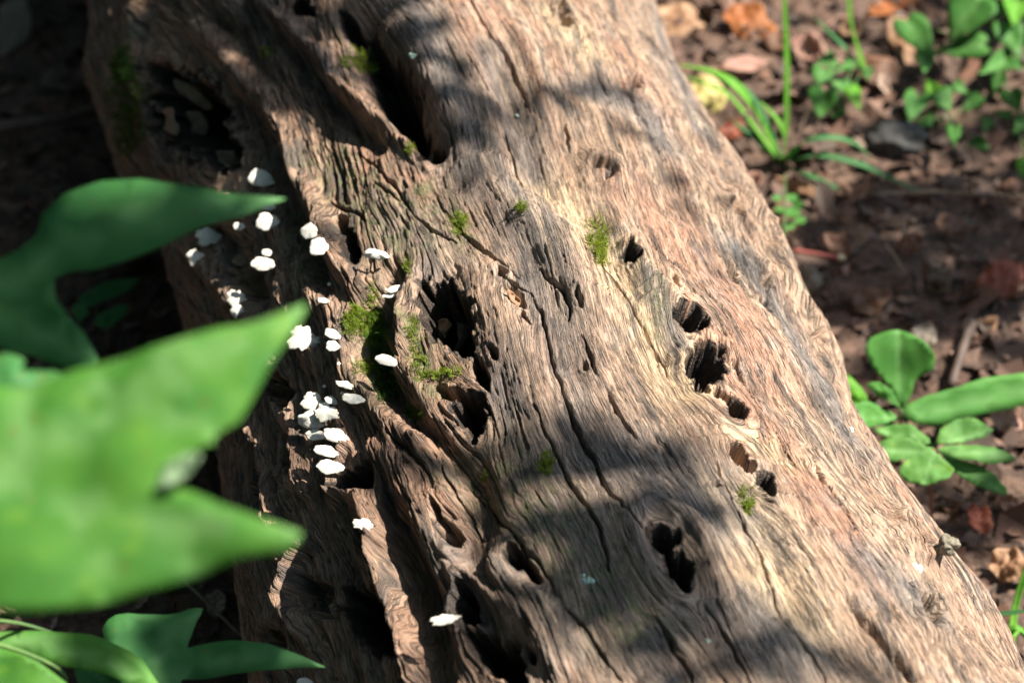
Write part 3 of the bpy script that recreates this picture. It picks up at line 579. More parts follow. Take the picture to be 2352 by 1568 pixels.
# old knob at the right silhouette
def lump(name, c, r, mat, seed, label, cat, squash=(1, 1, 1), rough=.25, group=None):
    import bmesh
    bm = bmesh.new(); bmesh.ops.create_icosphere(bm, subdivisions=4, radius=1)
    for v in bm.verts:
        p = np.array(v.co); f = 1 + rough * (float(noise(p[0] * 1.6 + seed, p[1] * 1.6 + p[2], seed)) + .5 * float(noise(p[0] * 4 + p[2] * 3, p[1] * 4, seed + 1)) + .25 * float(noise(p[0] * 9 + p[2] * 7, p[1] * 9 - p[2] * 5, seed + 2)))
        v.co = Vector(p * f * np.array(squash) * r)
    m = bpy.data.meshes.new(name); bm.to_mesh(m); bm.free(); m.polygons.foreach_set('use_smooth', [True] * len(m.polygons))
    return obj(name, m, mat, None, label, cat, group, loc=c)
KB, KN = on_log(2150, 1262)
lump('fungus_knob', KB + np.array([.006, .002, .001]), .0056, plain('grey_knob', (.10, .09, .065), (.22, .195, .15), 300, .9, .8, .001), 5, 'small grey-brown lumpy knob sticking out from the right edge of the log', 'fungus', (1.2, .9, .95), .4)

# ------------------------------------------------------------------ moss clumps and lichen spots
def moss(pts, mat, label, n, ln=.006, seed=0, spread=None):
    r = np.random.default_rng(seed + 900); Vt = []; F_ = []; org = None
    for q in range(n):
        x, y, rx, ry = pts[r.integers(len(pts))]; t = r.random() * 6.283; k_ = 1.25 * r.random() ** .6; B, N = on_log(x + rx * k_ * math.cos(t), y + ry * k_ * math.sin(t))
        if org is None: org = B
        d = unit(N * .8 + r.normal(0, .55, 3) + np.array([0, 0, .15])); l = ln * r.uniform(.5, 1.25); bend = r.normal(0, .35, 3); side = unit(np.cross(d, r.normal(size=3)))
        prev = B - N * .0008
        for j in range(4):                               # a shoot with paired leaflets
            p = B + d * l * (j + 1) / 4 + bend * l * ((j + 1) / 4) ** 2 * .5; dd = unit(p - prev)
            for sg in (-1, 1):
                ex = unit(np.cross(dd, side)) * sg; b = len(Vt); lw = l * .30 * (1 - j * .16)
                Vt += [prev, prev + (ex * .8 + dd * .9) * lw * .5 + side * lw * .14, prev + (ex + dd * 1.3 + side * .2) * lw, prev + dd * lw * .75]; F_ += [(b, b + 1, b + 2), (b, b + 2, b + 3)]
            b = len(Vt); Vt += [prev - side * l * .03, prev + side * l * .03, p + side * l * .02]; F_ += [(b, b + 1, b + 2)]; prev = p
    m = mesh_from('moss_clump', np.array(Vt) - org, F_); attr(m, 'vein', np.zeros(len(Vt)), 'FLOAT')
    return obj('moss_clump', m, mat, None, label, 'moss', 'green moss clumps on the log', loc=org)
for i, (pts, mat, lab, n, ln) in enumerate([
 ([(825, 745, 28, 32), (815, 735, 14, 24)], L_MOSS, 'bright yellow-green moss clump lit at the top of the mossy groove', 190, .0065),
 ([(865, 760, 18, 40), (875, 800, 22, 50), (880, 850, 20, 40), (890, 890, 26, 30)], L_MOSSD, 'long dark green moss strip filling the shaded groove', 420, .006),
 ([(838, 845, 22, 14)], L_MOSS, 'small yellow-green moss tuft at left edge of the groove, below the bright clump', 70, .0055),
 ([(860, 700, 12, 40), (858, 770, 14, 40)], L_MOSS, 'thin bright moss trail running down beside the shaded groove', 110, .005),
 ([(955, 780, 14, 42), (948, 750, 8, 20)], L_MOSS, 'sparse moss trail on the ridge left of the main hollow', 90, .0045),
 ([(965, 840, 16, 26), (985, 862, 26, 10), (1030, 855, 26, 7)], L_MOSS, 'stringy moss below the main hollow hanging over its lip', 120, .0055),
 ([(1056, 516, 16, 22)], L_MOSS, 'small upright moss tuft on the grey wood, upper middle of the log', 60, .006),
 ([(1197, 478, 12, 10)], L_MOSS, 'tiny moss dot on the pale yellow swirl of wood', 35, .005),
 ([(1372, 540, 22, 34), (1380, 580, 14, 26)], L_MOSS, 'bright moss clump beside the yellow crack, right of the log centre', 150, .0065),
 ([(822, 140, 30, 16), (850, 160, 22, 10)], L_MOSS, 'green moss tuft at the mouth of the dark upper cavity', 110, .0075),
 ([(942, 345, 14, 10)], L_MOSS, 'small moss speck at the lower rim of the dark upper cavity', 40, .005),
 ([(1254, 1062, 14, 26)], L_MOSS, 'thin moss tuft on the shaded middle of the log', 45, .006),
 ([(1708, 1140, 12, 22), (1718, 1165, 8, 12)], L_MOSS, 'drooping moss tuft at the end of the row of holes on the right', 45, .0065),
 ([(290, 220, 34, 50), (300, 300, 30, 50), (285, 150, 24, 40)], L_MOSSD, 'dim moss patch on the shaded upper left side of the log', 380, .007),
 ([(938, 615, 10, 22)], L_MOSS, 'faint moss on the ridge beside the arched fungus', 35, .0045),
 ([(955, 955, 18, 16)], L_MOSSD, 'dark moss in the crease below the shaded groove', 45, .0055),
 ([(1115, 1095, 9, 9)], L_MOSS, 'tiny moss speck beside the lower ridge crest', 18, .004), ([(615, 118, 16, 10)], L_MOSS, 'faint moss speck near the top left ridge', 20, .005)]): moss(pts, mat, lab, int(n * 1.5), ln * .88, i)
def lichen(x, y, r_, lab, seed):
    B, N = on_log(x, y); r = np.random.default_rng(seed); a = unit(np.cross(N, [0, 1, .1])); b = np.cross(N, a); Vt = []; F_ = []
    for q in range(9):
        c = (a * r.normal() + b * r.normal()) * r_ * PX * .45; rr = r_ * PX * r.uniform(.3, .55); k0 = len(Vt); Vt.append(c + N * rr * .6)
        for ring, (f, z) in enumerate(((.6, .5), (1.0, -.5))):
            for j in range(8): t = j * math.pi / 4 + ring * .4; Vt.append(c + (a * math.cos(t) + b * math.sin(t)) * rr * f * r.uniform(.8, 1.2) + N * rr * z)
        for j in range(8): j2 = (j + 1) % 8; F_ += [(k0, k0 + 1 + j, k0 + 1 + j2), (k0 + 1 + j, k0 + 9 + j, k0 + 9 + j2, k0 + 1 + j2)]
    obj('lichen_spot', mesh_from('lichen_spot', Vt, F_), LICHEN, None, lab, 'lichen', 'pale green lichen spots on the log', loc=B)
for i, (x, y, r_, lab) in enumerate([(952, 130, 11, 'pale blue-green lichen spot on the grey ridge near the top of the log'), (1346, 1331, 14, 'largest pale green lichen spot, near the bottom middle of the log'), (1626, 1472, 6, 'tiny pale lichen spot near the bottom edge between the cracks'), (1192, 268, 6, 'small lichen spot beside the long crack in the upper log'),
    (2110, 1303, 16, 'white crusty lichen patch near the lower right edge of the log'), (1955, 985, 9, 'pale lichen spot on the dark strip at the right edge of the log')]): lichen(x, y, r_, lab, i)

# ------------------------------------------------------------------ flakes and scraps in the hollows
for i, (poly, n_, dz) in enumerate([([(400, 180), (430, 190), (470, 220), (490, 250), (465, 250), (430, 225), (405, 205)], (-.3, -.6, .7), .012), ([(375, 255), (392, 250), (405, 300), (400, 312), (385, 300)], (-.7, -.5, .4), .02), ([(430, 255), (460, 258), (475, 290), (460, 320), (440, 300)], (-.6, -.5, .5), .018), ([(500, 350), (540, 345), (545, 375), (515, 385), (495, 400), (500, 372)], (-.5, -.5, .6), .008)]):
    B, N = on_log(*np.mean(poly, 0)); traced_leaf('wood_flake', poly, np.linalg.norm(B - CAM) - dz, n_, WOOD, log, curl=.004, seed=i, thick=.002, step=6)
B, N = on_log(1030, 760); dh = np.linalg.norm(B - CAM)
traced_leaf('dry_leaf', [(1005, 738), (1025, 730), (1038, 745), (1025, 765), (1020, 785), (1010, 770)], dh - .014, (-.2, -.6, .6), D_LEAF['tan'], label='tan dry leaf scrap lying inside the main hollow, left piece', cat='dry leaf', curl=.003, seed=1)
traced_leaf('dry_leaf', [(1050, 740), (1072, 745), (1082, 762), (1062, 795), (1040, 812), (1052, 780)], dh - .010, (.3, -.6, .6), D_LEAF['grey'], label='greyish dry leaf scrap inside the main hollow, right piece', cat='dry leaf', curl=.003, seed=2)
B, N = on_log(1182, 690)
traced_leaf('dry_leaf', [(1160, 660), (1175, 668), (1195, 688), (1190, 705), (1172, 690)], np.linalg.norm(B - CAM) - .004, (-.1, -.5, .7), D_LEAF['tan'], label='curled reddish leaf scrap wedged in the narrow crevice right of the main hollow', cat='dry leaf', curl=.003, seed=3)

# ------------------------------------------------------------------ foreground sweetgum saplings (left)
def gz(px, py): return float(on_ground(px, py)[2])
org = np.array([-.33, -.35, float(ground_z(-.33, -.35))])
sap = empty('sweetgum_sapling', org, 'large blurred sweetgum sapling leaves in the left foreground', 'sapling')
NB = (-.15, -.45, .88)
traced_leaf('leaf', [(-80, 905), (60, 888), (230, 832), (300, 815), (420, 785), (560, 745), (640, 718), (698, 695), (690, 730), (645, 800), (600, 875), (545, 965), (492, 1008), (496, 1020), (450, 1040), (380, 1112), (440, 1128), (520, 1162), (600, 1192), (695, 1225), (665, 1262), (560, 1278), (450, 1312), (330, 1355), (200, 1392), (100, 1412), (0, 1412), (-80, 1400)], .86, NB, L_GUM, sap,
    veins=[[(-80, 1090), (200, 990), (690, 700)], [(-80, 1090), (300, 1180), (690, 1225)], [(120, 1020), (260, 840)], [(260, 955), (420, 795)], [(300, 930), (480, 990)], [(150, 1135), (260, 1350)], [(330, 1182), (450, 1300)], [(60, 1040), (60, 900)]], curl=.006, fold=.12, seed=4, origin=org)
traced_leaf('curled_edge', [(345, 1118), (375, 1075), (440, 1036), (458, 1045), (425, 1092), (372, 1124)], .852, (-.5, -.4, .7), L_PALE, sap, curl=.002, seed=5, origin=org)
traced_leaf('leaf', [(655, 452), (560, 446), (420, 434), (240, 427), (150, 455), (100, 500), (85, 545), (0, 590), (-80, 620), (-80, 790), (0, 806), (80, 822), (140, 850), (190, 852), (230, 830), (195, 770), (128, 690), (126, 632), (220, 628), (330, 590), (430, 545), (560, 490)], 1.12, (-.1, -.35, .9), L_GUM_SHADED, sap,
    veins=[[(-80, 700), (100, 600), (300, 510), (650, 455)], [(-80, 700), (60, 740), (228, 835)]], curl=.006, fold=.12, seed=6, origin=org, label='dark blue-green upper leaf with a long tip')
traced_leaf('leaf', [(-80, 818), (15, 812), (60, 835), (45, 852), (120, 848), (170, 870), (60, 910), (-80, 940)], 1.0, (0, -.3, .9), L_GUM_SHADED, sap, curl=.004, seed=7, origin=org)
tube('stem', [org, org + np.array([0, .05, .25]), atd(-160, 1100, .84)], .0035, .002, STEM_G, sap, origin=org)
tube('petiole', [atd(-160, 1100, .84), atd(-120, 1095, .85), atd(-70, 1092, .858)], .0016, .001, STEM_G, sap, origin=org)
tube('petiole', [atd(-160, 1100, .84), atd(-140, 900, .95), atd(-70, 700, 1.12)], .0016, .001, STEM_G, sap, origin=org)
org = np.append(atz(-40, 1700, 0)[:2], 0.0); org[2] = float(ground_z(org[0], org[1]))
sap2 = empty('sweetgum_sapling', org, 'small sweetgum sapling with spotted lobed leaves at the bottom left corner', 'sapling')
traced_leaf('leaf', [(235, 1448), (270, 1416), (330, 1412), (385, 1412), (435, 1398), (468, 1396), (452, 1425), (438, 1462), (430, 1486), (470, 1478), (530, 1470), (620, 1482), (700, 1510), (748, 1532), (690, 1533), (600, 1540), (480, 1556), (420, 1558), (390, 1590), (300, 1620), (270, 1540)], 1.36, (.0, -.5, .85), L_GUM_SHADED, sap2, veins=[[(320, 1590), (380, 1480), (450, 1410)], [(330, 1580), (500, 1520), (745, 1531)]], curl=.004, fold=.15, seed=8, origin=org)
traced_leaf('leaf', [(-60, 1452), (60, 1449), (160, 1455), (210, 1458), (270, 1482), (325, 1512), (358, 1560), (390, 1610), (300, 1575), (240, 1548), (150, 1530), (60, 1500), (-60, 1470)], 1.32, (.1, -.45, .85), L_GUM, sap2, veins=[[(-60, 1458), (120, 1480), (260, 1520), (380, 1600)]], curl=.003, fold=.2, seed=9, origin=org)
traced_leaf('leaf', [(-60, 1485), (20, 1492), (90, 1520), (150, 1565), (190, 1640), (-60, 1640)], 1.28, (0, -.5, .8), L_GUM, sap2, curl=.003, seed=10, origin=org)
traced_leaf('leaf', [(168, 1530), (190, 1515), (240, 1535), (310, 1562), (350, 1640), (190, 1640), (180, 1570)], 1.38, (-.1, -.4, .85), L_GUM_SHADED, sap2, veins=[[(190, 1520), (250, 1570), (280, 1640)]], curl=.003, fold=.15, seed=11, origin=org)
tube('stem', [org, atd(60, 1650, 1.36), atd(150, 1560, 1.33), atd(60, 1500, 1.30), atd(-80, 1462, 1.27)], .0016, .001, STEM_G, sap2, origin=org)
tube('petiole', [atd(-60, 1420, 1.3), atd(40, 1430, 1.32), atd(120, 1452, 1.33)], .001, .0008, STEM_G, sap2, origin=org)
# small dark seedling behind the sapling
b = on_ground(235, 760); sd = empty('seedling', b, 'small dim green seedling in shade between the foreground leaves', 'seedling')
for i, poly in enumerate([[(178, 690), (215, 660), (265, 642), (325, 635), (300, 662), (255, 685), (205, 705)], [(215, 740), (235, 712), (275, 700), (300, 705), (285, 730), (240, 755)], [(165, 705), (195, 700), (205, 722), (180, 740)]]):
    traced_leaf('leaf', poly, 0, (-.1, -.2, .95), L_GUM_SHADED, sd, z=b[2] + .03 + .006 * i, curl=.003, seed=20 + i, origin=b)
tube('stem', [b, b + np.array([-.003, .002, .02]), atz(220, 705, b[2] + .034)], .0011, .0008, STEM_G, sd, origin=b)

# ------------------------------------------------------------------ plants on the right
def plant_leafs(root, base, items):
    for i, (poly, z, n_, mat, veins, kw) in enumerate(items):
        traced_leaf('leaf', poly, 0, n_, mat, root, veins=veins, z=base[2] + z, origin=base, seed=40 + i + int(abs(base[0]) * 1000), **kw)
b = on_ground(2072, 1010); p1 = empty('seedling', b, 'fresh green seedling with one upright oval leaf and broad side leaves, right of the log', 'seedling')
plant_leafs(p1, b, [([(2070, 945), (2045, 892), (2000, 838), (1988, 800), (2000, 775), (2030, 762), (2062, 757), (2095, 768), (2125, 785), (2147, 815), (2145, 845), (2120, 862), (2102, 872), (2095, 900), (2074, 945)], .045, (-.15, -.75, .6), L_OVAL, [[(2070, 945), (2068, 860), (2062, 760)]], dict(fold=.25, curl=.002)),
  ([(1990, 885), (2020, 880), (2048, 898), (2068, 938), (2045, 925), (2012, 905)], .040, (-.2, -.4, .9), L_OVAL, [[(1992, 886), (2066, 936)]], dict(fold=.2)),
  ([(1905, 850), (1945, 862), (1980, 890), (1993, 918), (1950, 925), (1905, 915)], .05, (-.2, -.3, .9), L_GRASS, (), {}),
  ([(1935, 935), (1990, 920), (2040, 940), (2068, 962), (2030, 975), (1975, 985), (1945, 980)], .03, (.0, -.35, .9), L_OVAL, [[(1935, 955), (2066, 962)]], dict(fold=.15)),
  ([(2074, 955), (2085, 928), (2130, 908), (2200, 888), (2260, 868), (2370, 855), (2420, 880), (2400, 920), (2300, 942), (2220, 958), (2160, 978), (2100, 972)], .04, (.1, -.65, .7), L_OVAL, [[(2074, 958), (2200, 930), (2420, 880)]], dict(fold=.0, curl=.004))])
tube('stem', [b, atz(2068, 985, b[2] + .02), atz(2070, 940, b[2] + .04)], .0015, .0011, STEM_G, p1, origin=b)
b = on_ground(2140, 1220); p2 = empty('creeper_seedling', b, 'five-leaflet creeper seedling with toothed leaves on a red stem, below the oval-leaf seedling', 'seedling')
plant_leafs(p2, b, [([(2145, 1028), (2125, 1000), (2090, 982), (2050, 975), (2005, 985), (2030, 1002), (2085, 1012)], .062, (0, -.3, .95), L_FIVE, [[(2145, 1028), (2010, 985)]], dict(fold=.15, jag=.12)),
  ([(2143, 1030), (2090, 1008), (2045, 1008), (1990, 1032), (2010, 1052), (2050, 1060), (2105, 1048)], .068, (-.1, -.3, .95), L_FIVE, [[(2143, 1030), (1995, 1035)]], dict(fold=.15, jag=.12)),
  ([(2145, 1034), (2110, 1040), (2075, 1062), (2062, 1088), (2085, 1106), (2130, 1113), (2172, 1102), (2192, 1082), (2172, 1055)], .072, (.0, -.5, .85), L_FIVE, [[(2145, 1034), (2125, 1112)]], dict(fold=.15, jag=.14)),
  ([(2148, 1026), (2158, 990), (2195, 966), (2240, 965), (2282, 985), (2260, 1002), (2215, 1016)], .07, (.1, -.4, .9), L_FIVE, [[(2148, 1026), (2280, 985)]], dict(fold=.15, jag=.12)),
  ([(2150, 1032), (2205, 1020), (2280, 1028), (2335, 1052), (2280, 1068), (2215, 1058)], .066, (.1, -.35, .9), L_FIVE, [[(2150, 1032), (2333, 1051)]], dict(fold=.15, jag=.12)),
  ([(2160, 1040), (2215, 1058), (2290, 1095), (2315, 1138), (2255, 1122), (2195, 1085)], .055, (.1, -.3, .9), L_VINE, [[(2160, 1040), (2312, 1136)]], dict(fold=.15, jag=.12))])
tube('stem', [b, atz(2139, 1130, b[2] + .035), atz(2145, 1030, b[2] + .068)], .0013, .001, STEM_R, p2, origin=b)
def tuft(base, blades, label, cat='grass', group='grass tufts beside the log'):
    g = empty('grass_tuft', base, label, cat, group)
    for pts, wd, mat in blades:
        blade('blade', [atz(x, y, base[2] + z) for x, y, z in pts], wd * PX * 1.35, mat, g, base)
    return g
b = on_ground(1794, 380)
tuft(b, [([(1794, 375, 0), (1803, 310, .04), (1806, 160, .11), (1802, 20, .17), (1798, -60, .2)], 21, L_GRASS), ([(1792, 372, 0), (1745, 272, .05), (1692, 200, .085), (1635, 165, .09), (1560, 150, .08)], 27, L_GRASS), ([(1794, 370, 0), (1770, 300, .04), (1730, 225, .07), (1700, 190, .07)], 17, L_GRASSD), ([(1796, 370, 0), (1803, 320, .03), (1785, 275, .05), (1745, 232, .06)], 15, L_GRASS), ([(1792, 378, 0), (1740, 325, .03), (1680, 275, .03)], 15, L_GRASSD),
  ([(1797, 375, 0), (1850, 325, .04), (1920, 317, .045), (1970, 334, .03), (1998, 365, .012)], 16, L_GRASSD), ([(1797, 376, 0), (1880, 358, .03), (1970, 376, .03), (2050, 412, .02), (2130, 448, .006)], 18, L_GRASSD), ([(1796, 380, 0), (1870, 408, .02), (1960, 452, .006)], 17, L_GRASSD), ([(1793, 375, 0), (1690, 235, .02), (1640, 200, .03), (1570, 175, .03)], 12, L_GRASS)], 'bright grass tuft with one tall upright blade, upper right of the log')
b = on_ground(1990, 175)
tuft(b, [([(1990, 175, 0), (1968, 110, .03), (1952, 40, .07), (1950, -40, .1)], 20, L_GRASS), ([(1990, 175, 0), (1940, 110, .03), (1870, 40, .04)], 12, L_GRASSD)], 'single lime green grass blade reaching the top edge among dead leaves')
b = on_ground(2330, 1500)
tuft(b, [([(2325, 1490, 0), (2330, 1400, .02), (2356, 1310, .05), (2390, 1240, .07)], 16, L_GRASS), ([(2300, 1460, 0), (2262, 1428, .012), (2290, 1412, .02), (2370, 1400, .03)], 16, L_GRASSD), ([(2340, 1540, 0), (2315, 1470, .02), (2335, 1440, .03), (2370, 1470, .02)], 15, L_GRASS), ([(2345, 1570, 0), (2318, 1520, .012), (2308, 1480, .02), (2345, 1445, .02)], 15, L_GRASS), ([(2310, 1480, 0), (2290, 1440, .015), (2285, 1395, .02)], 10, L_GRASSD)], 'grass tuft at the lower right corner beside the log')
HEART = [(0, 0), (-.12, -.10), (-.32, -.12), (-.5, .06), (-.48, .32), (-.3, .62), (-.08, .92), (0, 1.05), (.08, .92), (.3, .62), (.48, .32), (.5, .06), (.32, -.12), (.12, -.10)]
def vine(px, py, leaves, label, mat=L_VINE):
    base = on_ground(px, py); g = empty('creeping_vine', base, label, 'vine', 'small creeping vines right of the log'); r = np.random.default_rng(int(px)); prev = base
    for i, (x, y, s_, ro, z) in enumerate(leaves):
        a = math.radians(ro); asp, lng = r.uniform(.55, 1.0), r.uniform(.85, 1.15); poly = [(x + s_ * (q[0] * math.cos(a) - (q[1] - .45) * math.sin(a)), y + s_ * .8 * (q[0] * math.sin(a) + (q[1] - .45) * math.cos(a))) for q in [(q_[0] * asp, q_[1] * lng) for q_ in HEART]]
        zz = base[2] + z; lp = atz(*poly[0], zz)
        traced_leaf('leaf', poly, 0, (r.normal() * .3, -.25 + r.normal() * .25, .9), L_GRASS if i % 5 == 4 else mat, g, veins=[[poly[0], poly[7]]], z=zz, fold=.2, curl=.003, step=s_ / 8, seed=int(x), origin=base)
        tube('petiole', [base + (prev - base) * .3, (base + lp) / 2 + np.array([0, 0, .006]), lp], .0007, .0005, STEM_G, g, origin=base, nseg=5)
        prev = lp
vine(1930, 250, [(1885, 180, 58, 20, .02), (1907, 143, 44, -40, .025), (1945, 152, 40, 60, .02), (1890, 236, 70, 10, .018), (1962, 226, 62, -20, .02), (1992, 168, 32, 0, .02), (1930, 196, 40, 120, .015), (1925, 262, 36, 60, .012)], 'small heart-leaved creeping vine nearest the tall grass blade')
vine(2160, 300, [(2100, 246, 76, 15, .02), (2168, 232, 60, -30, .022), (2193, 315, 54, 0, .03), (2232, 240, 58, 40, .02), (2140, 202, 42, 150, .018), (2240, 336, 50, 70, .014), (2208, 205, 42, -60, .02), (2130, 285, 40, -40, .012), (2265, 290, 44, 20, .012)], 'heart-leaved creeping vine with a bright pointed leaf in the middle of the upper right')
vine(2240, 120, [(2222, 40, 120, 30, .05), (2108, 84, 110, -30, .03), (2205, 112, 120, 80, .03), (2322, 88, 90, -20, .03), (2335, 20, 84, 10, .04), (2290, 150, 74, 60, .02), (2122, 150, 52, 0, .02), (2322, 150, 62, -70, .02), (2270, 10, 80, 120, .03)], 'dense broad-leaved green plant in the top right corner', L_VINE)
vine(2320, 240, [(2290, 196, 60, 20, .02), (2330, 232, 56, -20, .02), (2345, 290, 60, 40, .015), (2300, 262, 46, 100, .015), (2350, 385, 50, 10, .01)], 'sparse creeping vine at the right edge below the corner plant')
b = on_ground(1802, 580); sp = empty('seedling', b, 'tiny sprig with small round leaflets under the grass tuft, against the log edge', 'seedling')
tube('stem', [b, atz(1803, 500, b[2] + .02), atz(1803, 400, b[2] + .045)], .0012, .0008, STEM_G, sp, origin=b)
for i, (x, y, s_) in enumerate([(1832, 470, 24), (1790, 482, 20), (1820, 488, 32), (1838, 506, 22), (1812, 518, 26), (1785, 455, 20), (1818, 455, 24)]):
    traced_leaf('leaflet', [(x - s_ * .6, y), (x - s_ * .35, y - s_ * .35), (x + s_ * .2, y - s_ * .4), (x + s_ * .6, y - s_ * .1), (x + s_ * .4, y + s_ * .3), (x - s_ * .2, y + s_ * .35)], 0, (.1 * (i - 3), -.3, .9), L_OVAL, sp, z=b[2] + .012 + .005 * (i % 4), seed=70 + i, origin=b, curl=.001)

# ------------------------------------------------------------------ dead leaves, twigs, stone
def dead(px, py, w_, h_, ro, mat, label, dz=.006, tilt=(0, -.25, .95), curl=.006, lobes=0.0, seed=0):
    r = np.random.default_rng(seed + 300); a = math.radians(ro); pts = []
    for j in range(14):
        t = 2 * math.pi * j / 14; rr = 1 + lobes * math.cos(4 * t) + r.normal(0, .06); x = w_ * .5 * math.cos(t) * rr; y = h_ * .5 * math.sin(t) * rr * (1.15 - .3 * abs(math.cos(t)))
        pts.append((px + x * math.cos(a) - y * math.sin(a), py + x * math.sin(a) + y * math.cos(a)))
    g = on_ground(px, py); tip = (px + w_ * .5 * math.cos(a), py + w_ * .5 * math.sin(a)); tail = (2 * px - tip[0], 2 * py - tip[1])
    v = [[tail, tip]] + [[(px + t * (tip[0] - px), py + t * (tip[1] - py)), (px + (t + .35) * (tip[0] - px) + sg * .42 * h_ * -math.sin(a), py + (t + .35) * (tip[1] - py) + sg * .42 * h_ * math.cos(a))] for t in (-.6, -.2, .2, .5) for sg in (-1, 1)]
    traced_leaf('dry_leaf', pts, 0, tilt, D_LEAF[mat], z=g[2] + dz, veins=v, curl=curl, fold=.25, seed=seed, label=label, cat='dry leaf', group='dead leaves on the forest floor', origin=g, loc=g)
for i, a in enumerate([
 (1560, 55, 130, 90, 20, 'tan', 'pale tan dead leaf touching the top right edge of the log'), (1722, 52, 130, 84, 25, 'orange', 'rust-orange dead leaf near the top edge, left of the tall grass blade'), (2082, 95, 70, 130, -25, 'tan', 'curled brown dead leaf in front of the corner plant'), (2050, 18, 140, 40, -8, 'orange', 'thin orange-red dead leaf at the top edge left of the corner plant'),
 (1622, 222, 100, 84, 30, 'yellow', 'pale yellow fallen leaf under the arching grass blade'), (1708, 148, 110, 30, -8, 'pink', 'long pinkish dead leaf strip left of the tall grass blade'), (1660, 168, 110, 22, 6, 'pink', 'narrow pink leaf sliver just below the pinkish strip'), (2015, 165, 100, 70, 10, 'brown', 'dark brown dead leaf between the two small vines'), (1860, 110, 90, 60, 30, 'pink', 'dusty pink dead leaf right of the tall grass blade'),
 (1832, 430, 110, 34, 18, 'tan', 'tan dead leaf just under the base of the grass tuft'), (1852, 640, 84, 60, 50, 'grey', 'grey-tan dead leaf resting against the log beside the red twig'), (2318, 1298, 90, 74, 10, 'tan', 'broad tan dead leaf at the lower right edge'), (2208, 1332, 34, 44, 70, 'orange', 'small orange leaf piece close to the lower log edge'), (2236, 1385, 70, 56, 60, 'pink', 'pinkish leaf leaning on the lower right edge of the log'),
 (2300, 640, 120, 80, -20, 'red', 'reddish brown dead leaf at the right edge in shade'), (2150, 640, 90, 56, 40, 'grey', 'grey curled dead leaf in the middle of the shaded litter'), (2090, 560, 70, 46, -30, 'brown', 'small dark brown leaf above the grey curled one'), (2190, 520, 90, 50, 20, 'brown', 'dull brown leaf below the sparse vine'), (2000, 690, 100, 54, -15, 'brown', 'brown leaf lying right of the log edge in shade'), (2120, 780, 60, 90, 15, 'grey', 'grey upright leaf behind the oval-leaf seedling'),
 (1925, 560, 80, 44, 30, 'brown', 'dark leaf near the log edge below the grass tuft'), (2260, 760, 90, 56, -50, 'tan', 'tan leaf beside the dark stick'), (2310, 960, 90, 60, 20, 'pink', 'pinkish tan leaf at the right edge below the broad seedling leaf'), (2250, 1190, 70, 50, 40, 'red', 'dark red-brown leaf below the creeper seedling'), (2190, 1165, 50, 34, -20, 'brown', 'small brown leaf beside the red creeper stem'), (2320, 1160, 60, 40, 60, 'pink', 'small pink leaf piece at the right edge below the creeper'),
 (1960, 60, 70, 44, -30, 'tan', 'small tan leaf beside the lime grass blade'), (1780, 100, 60, 40, 50, 'brown', 'small brown leaf behind the tall grass blade'), (1680, 300, 60, 46, -40, 'red', 'red-brown leaf between the log and the grass base'), (1960, 440, 80, 40, 10, 'brown', 'brown leaf under the trailing dark grass blades'), (2320, 440, 90, 50, -30, 'brown', 'dark brown leaf at the right edge above the reddish one'), (1730, 410, 44, 34, 70, 'pink', 'small pinkish leaf close to the log, left of the grass base'),
 (30, 60, 80, 120, 20, 'grey', 'dim grey leaf in deep shade at the top left corner'), (140, 180, 100, 50, -20, 'grey', 'faint grey leaf left of the shaded moss patch'), (120, 250, 80, 40, 30, 'brown', 'faint brown leaf above the dead branch on the left'), (420, 1400, 60, 40, 20, 'brown', 'dark leaf on the ground behind the lower sapling')]):
    dead(*a, seed=i, dz=.004 + .004 * (i % 3), tilt=(rng.normal() * .3, -.3 + rng.normal() * .2, .9))
def stick(name, pts, r0, r1, mat, label, cat, lump=.05):
    b = np.array(pts[0], float); return tube(name, pts, r0, r1, mat, None, lump, 9, label=label, cat=cat, origin=b, loc=b)
G_ = lambda x, y, dz=.006: on_ground(x, y) + np.array([0, 0, dz])
stick('stick', [G_(2232, 755), G_(2212, 810, .010), G_(2182, 900, .006)], .0042, .0036, BARK, 'short dark stick lying behind the broad seedling leaf', 'stick')
rt = stick('twig', [G_(1822, 606, .014), G_(1862, 617, .016), G_(1922, 622, .014)], .0018, .002, TWIG_RED, 'thin red twig with a pale broken end, beside the log edge', 'twig'); _b = G_(1822, 606, .014)
tube('broken_end', [G_(1921, 622, .014), G_(1938, 623, .014)], .0032, .0024, TWIG_PALE, rt, .1, 8, origin=_b)
stick('dead_branch', [G_(-60, 345, .02), G_(60, 332, .022), G_(150, 318, .022), G_(260, 282, .02)], .006, .004, BARK, 'dim dead branch lying on the ground at the upper left', 'branch')
stick('twig', [G_(318, 1335, .03), G_(390, 1375, .034), G_(450, 1420, .03), G_(560, 1490, .012)], .0014, .001, TWIG_DRY, 'thin dry stalk in the dark gap between the foreground leaves and log', 'twig', 0)
stick('twig', [G_(2000, 465, .008), G_(2150, 462, .01), G_(2370, 470, .008)], .0016, .0012, TWIG_DRY, 'long thin grey twig crossing the shaded litter to the right edge', 'twig')
stick('twig', [G_(2030, 580, .01), G_(2055, 620, .012), G_(2080, 650, .008)], .001, .0007, TWIG_DRY, 'fine curved dry stalk in the shaded litter', 'twig')
lump('stone', G_(2055, 335, .008), .024, STONE, 3, 'dark grey rounded stone below the small vines', 'stone', (1.1, .9, .55))
